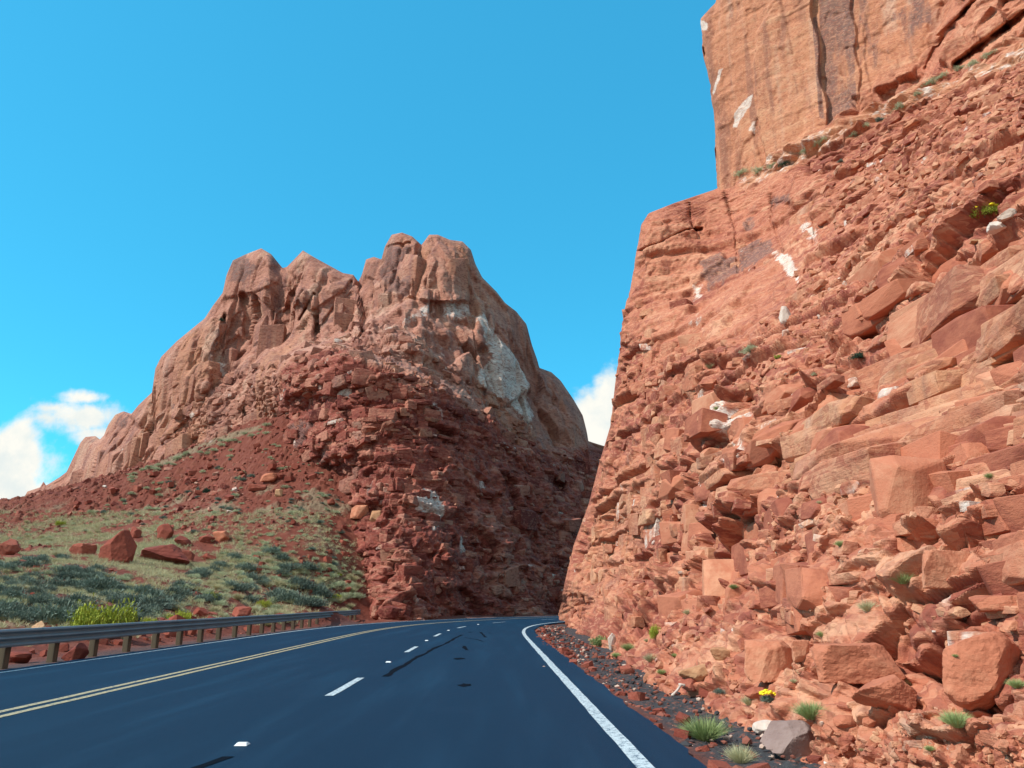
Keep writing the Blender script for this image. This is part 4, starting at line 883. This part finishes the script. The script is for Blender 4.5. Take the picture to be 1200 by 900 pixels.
def foliage_mesh(name, n, seed, shape, wid, h, mat):
    V, f, T = blades(n, seed, shape, wid, 1., h); me = mesh_np(name, V, f, dict(tone=T)); me.materials.append(mat); return me
def stem_mesh(name, seed, h=.6):
    mb = MB(); r = np.random.default_rng(seed)
    for k in range(7):
        a = r.uniform(0, 6.28); d = r.uniform(.15, .55)
        mb.tube([(0, 0, -.05), (math.cos(a)*d*.4, math.sin(a)*d*.4, h*.4), (math.cos(a)*d, math.sin(a)*d, h*r.uniform(.6, .95))], .03, .008, 5)
    me = mb.mesh(name); me.materials.append(M_TWIG); return me
FOL = {
    'sage': [foliage_mesh('sagebrush_leaves_%s' % c_, 1500, 500+i, 'mound', .034, .72, M_SAGE) for i, c_ in enumerate('abcd')],
    'pale': [foliage_mesh('pale_brush_leaves_%s' % c_, 1100, 520+i, 'mound', .028, .62, M_PALESAGE) for i, c_ in enumerate('abcd')],
    'rabbit': [foliage_mesh('yellow_brush_leaves_%s' % c_, 2400, 540+i, 'sprig', .034, .85, M_RABBIT) for i, c_ in enumerate('abc')],
    'green': [foliage_mesh('green_tuft_blades_%s' % c_, 900, 560+i, 'tuft', .013, .95, M_GREEN) for i, c_ in enumerate('abc')],
    'leafy': [foliage_mesh('leafy_bush_leaves_%s' % c_, 1500, 580+i, 'mound', .055, .85, M_GREEN) for i, c_ in enumerate('ab')],
    'straw': [foliage_mesh('straw_tuft_blades_%s' % c_, 600, 600+i, 'tuft', .013, 1.0, M_STRAW) for i, c_ in enumerate('abc')],
    'dark': [foliage_mesh('dark_bush_leaves_%s' % c_, 1400, 620+i, 'mound', .045, .9, M_DARK) for i, c_ in enumerate('ab')]}
STEM = [stem_mesh('shrub_stems_%s' % c_, 640+i) for i, c_ in enumerate('abc')]
FLOW = []
for i in range(2):
    r = np.random.default_rng(660+i); v, f = ico(1); VV = []; FF = []
    for k in range(26):
        a = r.uniform(0, 6.28); d = .75*math.sqrt(r.uniform(0, 1)); VV.append(v*np.array([.19, .19, .12])+np.array([math.cos(a)*d, math.sin(a)*d, .95-.45*d*d+r.uniform(-.06, .08)])); FF.append(f+k*len(v))
    me = mesh_np('flower_heads', np.concatenate(VV), np.concatenate(FF)); me.materials.append(M_FLOWER); FLOW.append(me)
def plant(kind, px, py, wpx, name, label, group=None, cat='shrub', parts=True, hs=1., flowers=False, P=None, d=None):
    if P is None: P, d = pick(px, py)
    s = wpx*d/F/2*1.05; me = random.choice(FOL[kind]); rz = random.uniform(0, 6.28)
    if parts:
        o = bpy.data.objects.new(name, None); o.empty_display_size = .1; COL.objects.link(o)
        c_ = bpy.data.objects.new('foliage', me); COL.objects.link(c_); c_.parent = o
        if kind not in ('green', 'straw'):
            st = bpy.data.objects.new('stem', random.choice(STEM)); COL.objects.link(st); st.parent = o
        if flowers:
            fl = bpy.data.objects.new('blossoms', random.choice(FLOW)); COL.objects.link(fl); fl.parent = o
    else:
        o = bpy.data.objects.new(name, me); COL.objects.link(o)
    o.location = (P[0], P[1], P[2]-.03*s); o.rotation_euler = (0, 0, rz); o.scale = (s, s, s*hs)
    tag(o, label, cat, group); return o
bpy.context.view_layer.update(); DG = bpy.context.evaluated_depsgraph_get()
pick0 = pick
def pick(px, py):
    """the first surface met along that line of sight"""
    d_ = ray(px, py, 1.)-np.array([0, 0, H]); d_ /= np.linalg.norm(d_)
    ok_, loc, nn, fi, ob, mm = scene.ray_cast(DG, (0, 0, H), tuple(d_))
    if not ok_ or loc.y > 170: return pick0(px, py)
    return np.array(loc), loc.y*CP+(loc.z-H)*SP
# named plants, right side
plant('leafy', 703, 756, 27, 'green_bush', 'leafy yellow-green bush at the cliff foot beside the upright white stone')
plant('green', 736, 762, 20, 'grass_tuft', 'small green tuft just right of the upright white stone', cat='grass tuft')
plant('rabbit', 768, 748, 17, 'tall_shrub', 'tall thin yellow-green shrub against the lower cliff', hs=2.0)
plant('straw', 762, 775, 22, 'dry_tuft', 'grey dry tuft below the tall thin shrub', cat='grass tuft')
plant('green', 826, 868, 66, 'grass_tuft', 'bright green feathery tuft at the gravel edge beside the road', cat='grass tuft')
plant('straw', 868, 894, 46, 'dry_tuft', 'pale yellow-green tuft below the bright feathery tuft', cat='grass tuft')
plant('green', 950, 842, 48, 'grass_tuft', 'yellow-green grass tuft behind the purple-grey boulder', cat='grass tuft')
plant('green', 1122, 852, 46, 'grass_tuft', 'green grass tuft below the big rounded orange boulder', cat='grass tuft')
plant('green', 1058, 684, 34, 'grass_tuft', 'bright green tuft high on the boulder slope above the pinkish slab', cat='grass tuft')
plant('straw', 1017, 716, 30, 'dry_tuft', 'pale dry tuft lower left of the bright green slope tuft', cat='grass tuft')
plant('green', 963, 746, 16, 'grass_tuft', 'small green tuft above the broad flat-topped boulder', cat='grass tuft')
plant('sage', 900, 822, 24, 'flowering_plant', 'blue-grey plant with yellow flowers at the ditch edge', flowers=True, cat='plant')
plant('straw', 878, 826, 26, 'dry_tuft', 'straw-coloured tuft left of the blue-grey flowering plant', cat='grass tuft')
plant('sage', 843, 812, 17, 'green_bush', 'small dark green bush right of the pale buff block')
plant('straw', 1066, 802, 20, 'dry_tuft', 'thin dry tuft between the wedge-shaped block and the cracked block', cat='grass tuft')
plant('green', 1192, 806, 26, 'grass_tuft', 'green tuft at the right edge beside the big rounded boulder', cat='grass tuft')
plant('rabbit', 1154, 254, 34, 'flowering_bush', 'yellow-flowered bush on the slope above the flat white stone', flowers=True, hs=.8)
plant('dark', 1006, 420, 20, 'green_bush', 'dark green bush beside the bedded slabs of the right-hand cliff')
plant('pale', 880, 412, 28, 'pale_bush', 'pale sage bush on the middle of the right-hand cliff')
plant('rabbit', 912, 420, 10, 'yellow_bush', 'small yellow-green bush right of the pale sage bush on the cliff')
plant('pale', 955, 440, 14, 'pale_bush', 'faded little bush below the small yellow-green cliff bush')
plant('straw', 832, 432, 16, 'dry_tuft', 'straw-coloured tuft lower left of the pale sage cliff bush', cat='grass tuft')
plant('dark', 921, 194, 18, 'ledge_bush', 'dark green bush at the foot of the upper cliff wall')
plant('sage', 1031, 142, 14, 'ledge_bush', 'grey-green bush on the pale ledge under the upper cliff')
plant('sage', 985, 190, 10, 'ledge_bush', 'tiny grey-green bush below the pale ledge')
plant('dark', 259, 376, 7, 'cliff_tree', 'tiny dark tree clinging to the leaning pillar of the butte', cat='tree', hs=1.5)
for px, py in ((870, 205), (890, 202), (905, 196), (945, 178), (958, 172), (965, 166), (1055, 128), (1075, 112), (1090, 100), (1105, 92), (1125, 82), (1140, 76), (1160, 66), (1000, 160), (1015, 150)):
    plant('pale', px, py, random.uniform(15, 26), 'ledge_shrub', 'pale shrub in the strip growing along the ledge under the upper cliff', 'shrubs along the cliff ledge', parts=False)
for px, py in ((693, 752), (722, 770), (790, 770), (806, 720), (860, 690), (985, 640), (1120, 770), (1090, 880), (1010, 880), (758, 752), (775, 790), (930, 800), (1160, 560), (960, 590), (840, 480)):
    plant(random.choice(('straw', 'green')), px, py, random.uniform(8, 18), 'dry_tuft', 'wispy dry tuft rooted among the rubble of the right-hand cliff', 'wispy tufts on the right-hand cliff', 'grass tuft', parts=False)
pick1 = pick; pick = pick0
# named plants, left side
plant('rabbit', 114, 742, 84, 'yellow_bush', 'largest bright yellow-green bush behind the guardrail')
plant('rabbit', 88, 742, 30, 'yellow_bush', 'low yellow-green bush hugging the rail left of the largest one')
plant('rabbit', 172, 731, 20, 'yellow_bush', 'small yellow-green bush just right of the largest yellow-green one')
plant('rabbit', 212, 728, 32, 'yellow_bush', 'low wide yellow-green bush behind the middle of the guardrail')
plant('rabbit', 310, 711, 22, 'yellow_bush', 'bright yellow bush near the red bank behind the guardrail')
plant('rabbit', 393, 700, 14, 'yellow_bush', 'small yellow-green bush near the end of the guardrail')
plant('rabbit', 251, 701, 22, 'yellow_bush', 'dull yellow-green bush left of the bright yellow bush')
plant('rabbit', 396, 673, 8, 'yellow_bush', 'tiny yellow bush up against the road cut')
plant('rabbit', 68, 614, 14, 'yellow_bush', 'yellow-green bush on the slope crest below the butte')
plant('dark', 240, 576, 14, 'dark_bush', 'dark green bush alone on the red scree')
plant('sage', 218, 575, 10, 'grey_bush', 'grey-green bush left of the dark bush on the red scree')
plant('sage', 122, 600, 14, 'grey_bush', 'round grey-green bush at the foot of the red scree')
plant('sage', 340, 702, 42, 'sagebrush', 'broad dark sagebrush left of the small yellow bush at the rail end')
plant('sage', 375, 692, 34, 'sagebrush', 'blue-green sagebrush nearest the end of the guardrail')
plant('sage', 372, 708, 30, 'sagebrush', 'low sagebrush in front of the one nearest the rail end')
plant('sage', 60, 726, 66, 'sagebrush', 'big blue-green sagebrush left of the largest yellow-green bush')
plant('sage', 12, 718, 50, 'sagebrush', 'big sagebrush at the left edge behind the guardrail')
plant('sage', 115, 690, 52, 'sagebrush', 'wide sagebrush above the largest yellow-green bush')
plant('sage', 178, 712, 54, 'sagebrush', 'wide sagebrush between the rail and the long low boulder')
pts = [];
def left_ok(px, py, l): return py > 612+.02*px
for kind, n, y0, y1, w0, w1, nm, lb, gr, cat in (
        ('sage', 135, 646, 726, 14, 40, 'sagebrush', 'dark blue-green sagebrush in the thick brush behind the guardrail', 'sagebrush behind the guardrail', 'shrub'),
        ('pale', 250, 606, 728, 8, 24, 'pale_brush', 'pale grey-green brush clump on the grassy slope left of the road', 'pale brush on the left slope', 'shrub'),
        ('straw', 190, 610, 735, 8, 20, 'straw_tuft', 'straw-coloured grass tuft on the grassy slope left of the road', 'straw tufts on the left slope', 'grass tuft')):
    k = 0
    while k < n:
        px = random.uniform(-20, 425); py = random.uniform(y0, y1)
        if py < 604+.06*px or (px > 330 and py < 640+.3*(px-330)): continue
        if kind == 'sage' and px > 240 and random.random() < .6: continue
        if kind == 'sage' and px > 395: continue
        t = (py-600)/130.
        if any(math.hypot(px-a_, py-b_-4) < c_*1.15+4 for a_, b_, c_ in KEEP): continue
        try: P, d = pick0(px, py)
        except ValueError: continue
        if d > 140 or P[0] > -12.9: continue
        plant(kind, px, py, (w0+(w1-w0)*t)*random.uniform(.7, 1.2), nm, lb, gr, cat, parts=False, P=P, d=d); k += 1
for px, py in [(random.uniform(150, 320), 0) for _ in range(38)]:
    py = np.interp(px, [150, 200, 262, 320], [556, 537, 513, 494])+random.uniform(-2, 10)
    P, d = pick0(px, py)
    plant('pale', px, py, random.uniform(7, 14), 'talus_shrub', 'pale shrub in the green strip along the top of the red scree', 'shrubs along the top of the red scree', parts=False, P=P, d=d)
k = 0
while k < 230:
    px = random.uniform(90, 410); py = 510+180*random.random()**.75
    if not inside(np.array([(px, py)]), [(90, 600), (330, 500), (400, 575), (412, 690), (300, 640)])[0]: continue
    if any(math.hypot(px-a_, py-b_-4) < c_*1.15+4 for a_, b_, c_ in KEEP): continue
    P, d = pick0(px, py)
    plant(random.choice(('pale', 'pale', 'sage')), px, py, 4+9*random.random()**1.5, 'scree_shrub', 'small grey-green shrub dotted on the open red scree', 'shrubs dotted on the red scree', parts=False, P=P, d=d); k += 1
# grass as one mass on the lower slope
gx, gy, gl, gz, gvv, gp = G_PX
ok = (gx > -30) & (gx < 435) & (gy > 600) & (gy < 775) & (gl > .9) & (gvv > .1)
idx = np.flatnonzero(ok); wts = gvv[idx]*np.clip(gp[idx, 1]/40., .15, 1.5); wts /= wts.sum()
sel = RNG.choice(idx, 10500, p=wts); V = []; Fq = []; T = []; nb = 0
base = [blades(26, 700+i, 'tuft', .035, 1., 1.1) for i in range(8)]
for j in sel:
    v, f, t = base[RNG.integers(0, 8)]; s = RNG.uniform(.10, .30)*(.7+gp[j, 1]/90.); a = RNG.uniform(0, 6.28)
    R2 = np.array([[math.cos(a), -math.sin(a), 0], [math.sin(a), math.cos(a), 0], [0, 0, 1]])
    V.append(v@R2.T*s+gp[j]+np.array([RNG.normal()*.15, RNG.normal()*.15, -.02])); Fq.append(f+nb); nb += len(v); T.append(np.clip(t*.6+RNG.uniform(0, .4), 0, 1))
tag(link('grass', mesh_np('grass', np.concatenate(V), np.concatenate(Fq), dict(tone=np.concatenate(T))), M_STRAW), 'pale dry grass covering the lower slope left of the road', kind='stuff')

# ------------------------------------------------------------------ guardrail
def rail_x(y): return -10.28-.0295*y
gr = bpy.data.objects.new('guardrail', None); COL.objects.link(gr); gr.location = (rail_x(20.), 20., 0)
tag(gr, 'long blue-grey steel guardrail on short posts along the left road edge', 'guardrail')
def loc_(x, y, z): return (x-gr.location.x, y-gr.location.y, z)
prof = [(.045, .77), (.02, .765), (.0, .735), (.0, .715), (.075, .675), (.085, .655), (.075, .635), (.0, .60), (-.005, .585), (.0, .57), (.075, .535), (.085, .515), (.075, .495), (.0, .455), (.0, .435), (.02, .405), (.045, .40)]
prof = [(.09-o_, z_) for o_, z_ in prof]
ys = np.arange(3.5, 61.6, .5); V = []; nP = len(prof)
back = [(o_-.006, z_) for o_, z_ in prof][::-1]; full = prof+back; nF = len(full)
for y in ys:
    for o_, z_ in full: V.append(loc_(rail_x(y)+o_, y, z_-.02*math.sin(y*.7)*.2))
i = np.arange(len(ys))
f = [(a*nF+j, a*nF+(j+1) % nF, (a+1)*nF+(j+1) % nF, (a+1)*nF+j) for a in range(len(ys)-1) for j in range(nF)]
link('rail', mesh_np('rail', np.array(V), np.array(f)), M_STEEL, gr)
for y0 in np.arange(5.65+.95, 60, 3.81):
    V = []; 
    for y in (y0-.16, y0+.16):
        for o_, z_ in prof: V.append(loc_(rail_x(y)+o_+.009, y, z_))
        for o_, z_ in prof[::-1]: V.append(loc_(rail_x(y)+o_+.002, y, z_))
    n_ = 2*nP; f = [(j, (j+1) % n_, n_+(j+1) % n_, n_+j) for j in range(n_)]
    link('splice_plate', mesh_np('splice_plate', np.array(V), np.array(f)), M_STEEL, gr)
pm = MB(); pm.box(-.30, -.14, -.10, .10, -.35, .70, .012); post_me = pm.mesh('post'); post_me.materials.append(M_WOOD)
bmx = MB(); bmx.box(-.137, -.004, -.075, .075, .40, .72, .01); blk_me = bmx.mesh('blockout'); blk_me.materials.append(M_WOOD)
for k in range(30):
    y = 5.65+1.905*k
    if y > 61.3: break
    p_ = bpy.data.objects.new('post', post_me); COL.objects.link(p_); p_.parent = gr; p_.location = loc_(rail_x(y), y, 0)
    q_ = bpy.data.objects.new('blockout', blk_me); COL.objects.link(q_); q_.parent = p_
et = MB(); a_ = np.linspace(0, math.pi*1.1, 9)
for lo, hi in ((.385, .79),):
    pr = [(.09-.17*(1-math.cos(t)), .02+.17*math.sin(t)) for t in a_]+[(.07-.15*(1-math.cos(t)), .02+.15*math.sin(t)) for t in a_[::-1]]
    n = len(pr); et.poly([loc_(rail_x(61.5)+x, 61.5+y, z_) for z_ in (lo, hi) for x, y in pr], [(j, (j+1) % n, n+(j+1) % n, n+j) for j in range(n)]+[(j, n-1-j, n-2-j, j+1) for j in range(n//2-1)][::1]+[(n+j+1, 2*n-2-j, 2*n-1-j, n+j) for j in range(n//2-1)])
link('end_terminal', et.mesh('end_terminal'), M_DARKSTEEL, gr)

# ------------------------------------------------------------------ raised road markers, white stick
mk = MB(); mk.poly([(-.06, -.06, 0), (.06, -.06, 0), (.06, .06, 0), (-.06, .06, 0), (-.045, -.025, .022), (.045, -.025, .022), (.045, .025, .022), (-.045, .025, .022)], [(3, 2, 1, 0), (4, 5, 6, 7), (0, 1, 5, 4), (1, 2, 6, 5), (2, 3, 7, 6), (3, 0, 4, 7)])
mk_me = mk.mesh('road_marker'); mk_me.materials.append(M_MARKER)
for s, lb in ((7.9, 'nearest small white raised reflector on the lane line, at the bottom of the picture'), (18.2, 'small white raised reflector between the first and second lane dashes'), (28.2, 'small white raised reflector between the second and third lane dashes'), (38.2, 'small white raised reflector beyond the third lane dash'), (48.2, 'farthest white raised reflector, out on the bend')):
    x, y = road_pt(np.array([s]), -2.42); o = bpy.data.objects.new('road_marker', mk_me); COL.objects.link(o); o.location = (x[0], y[0], .004); tag(o, lb, 'road marker', 'raised reflectors on the lane line')
P1, d1_ = pick1(794, 818); sk = MB(); r = .035
sk.tube([(-.10, -.10, .05), (.0, .02, .10), (.10, .14, .18)], .022, .017, 8); sk.tube([(.06, .15, .18), (.10, .14, .18), (.16, .12, .17)], .02, .02, 7)
o = link('stick', sk.mesh('stick', True), M_PALE); o.location = tuple(P1); tag(o, 'bleached white stick lying in the ditch below the pale buff block', 'stick')

# ------------------------------------------------------------------ camera, light, sky
cam = bpy.data.cameras.new('camera'); co_ = bpy.data.objects.new('camera', cam); COL.objects.link(co_)
cam.sensor_width = 36; cam.lens = 36*F/1200; cam.clip_start = .05; cam.clip_end = 20000
co_.location = (0, 0, H); co_.rotation_euler = (math.pi/2+PITCH, 0, 0); scene.camera = co_
az, el = math.radians(250), math.radians(45)
sd = np.array([math.sin(az)*math.cos(el), math.cos(az)*math.cos(el), math.sin(el)])
sun = bpy.data.lights.new('sun', 'SUN'); sun.energy = 4.0; sun.angle = math.radians(.6); sun.color = (1, .94, .85)
so = bpy.data.objects.new('sun', sun); COL.objects.link(so)
from mathutils import Vector
so.rotation_euler = Vector(-sd).to_track_quat('-Z', 'Y').to_euler(); so.location = (-40, -20, 80)
w = bpy.data.worlds.new('World'); scene.world = w; w.use_nodes = True; nt = w.node_tree; nt.nodes.clear()
out = N(nt, 'ShaderNodeOutputWorld'); sky = N(nt, 'ShaderNodeTexSky', sky_type='NISHITA', sun_disc=False)
sky.sun_elevation = el; sky.sun_rotation = az; sky.air_density = 1.0; sky.dust_density = .2; sky.ozone_density = 1.5; sky.altitude = 1300
hs = mixc(nt, 1., sky.outputs[0], (.36, 1.58, 1.46), 'MULTIPLY'); hs = mixc(nt, .5, hs, (.26, 2.5, 4.75))
bg = N(nt, 'ShaderNodeBackground'); bg.inputs[1].default_value = .15; L(nt, hs, bg.inputs[0])
tc = N(nt, 'ShaderNodeTexCoord'); sx = N(nt, 'ShaderNodeSeparateXYZ'); L(nt, tc.outputs['Generated'], sx.inputs[0])
yc = math_(nt, 'MAXIMUM', sx.outputs[1], .05); cx = math_(nt, 'DIVIDE', sx.outputs[0], yc); cz = math_(nt, 'DIVIDE', sx.outputs[2], yc)
cb_ = N(nt, 'ShaderNodeCombineXYZ'); L(nt, cx, cb_.inputs[0]); L(nt, cz, cb_.inputs[1])
nz = noise(nt, cb_.outputs[0], 9, 7, .6, .3); nzf = noise(nt, cb_.outputs[0], 26, 5, .6)
mask = None
def uv(px, py):
    p = ray(px, py, 1.); return p[0], p[2]-H
for px, py, rx, ry, g in ((-34, 590, 96, 108, 1.), (14, 540, 40, 56, 1.), (40, 600, 44, 40, 1.), (92, 488, 62, 24, .8), (97, 466, 34, 13, .72), (120, 508, 50, 14, .6), (62, 478, 30, 10, .6), (700, 520, 45, 75, 1.), (725, 495, 50, 62, 1.)):
    u0, v0_ = uv(px, py); k = 1/907.*1.08
    a = math_(nt, 'POWER', math_(nt, 'DIVIDE', math_(nt, 'SUBTRACT', cx, float(u0)), rx*k), 2.); b2 = math_(nt, 'POWER', math_(nt, 'DIVIDE', math_(nt, 'SUBTRACT', cz, float(v0_)), ry*k), 2.)
    v = math_(nt, 'MULTIPLY', math_(nt, 'SUBTRACT', 1.25, math_(nt, 'SQRT', math_(nt, 'ADD', a, b2))), g)
    mask = v if mask is None else math_(nt, 'MAXIMUM', mask, v)
mask = math_(nt, 'ADD', mask, math_(nt, 'MULTIPLY', math_(nt, 'SUBTRACT', nz, .5), 1.7))
mask = math_(nt, 'ADD', mask, math_(nt, 'MULTIPLY', math_(nt, 'SUBTRACT', nzf, .5), .7))
mk_ = ramp(nt, mask, .10, .62); mk_ = math_(nt, 'MULTIPLY', mk_, ramp(nt, sx.outputs[1], .1, .2))
# unseen broken cloud added behind the camera as neutral fill for shaded rock
bk = noise(nt, coords(nt, (1, 1, 1.8), 'Generated'), 2.6, 6, .6)
bm2 = math_(nt, 'MULTIPLY', ramp(nt, bk, .38, .56), ramp(nt, sx.outputs[1], .05, -.22)); bm2 = math_(nt, 'MULTIPLY', bm2, ramp(nt, sx.outputs[2], .0, .12))
mk_ = math_(nt, 'MAXIMUM', mk_, bm2)
cl = mixc(nt, ramp(nt, noise(nt, cb_.outputs[0], 14, 5, .6), .35, .65), (.80, .86, .84), (1., .975, .89))
bg2 = N(nt, 'ShaderNodeBackground'); bg2.inputs[1].default_value = .84; L(nt, cl, bg2.inputs[0])
ms = N(nt, 'ShaderNodeMixShader'); L(nt, mk_, ms.inputs[0]); L(nt, bg.outputs[0], ms.inputs[1]); L(nt, bg2.outputs[0], ms.inputs[2]); L(nt, ms.outputs[0], out.inputs[0])
vs = scene.view_settings; vs.view_transform = 'Standard'; vs.look = 'None'; vs.exposure = .30; vs.gamma = 1; vs.use_curve_mapping = False
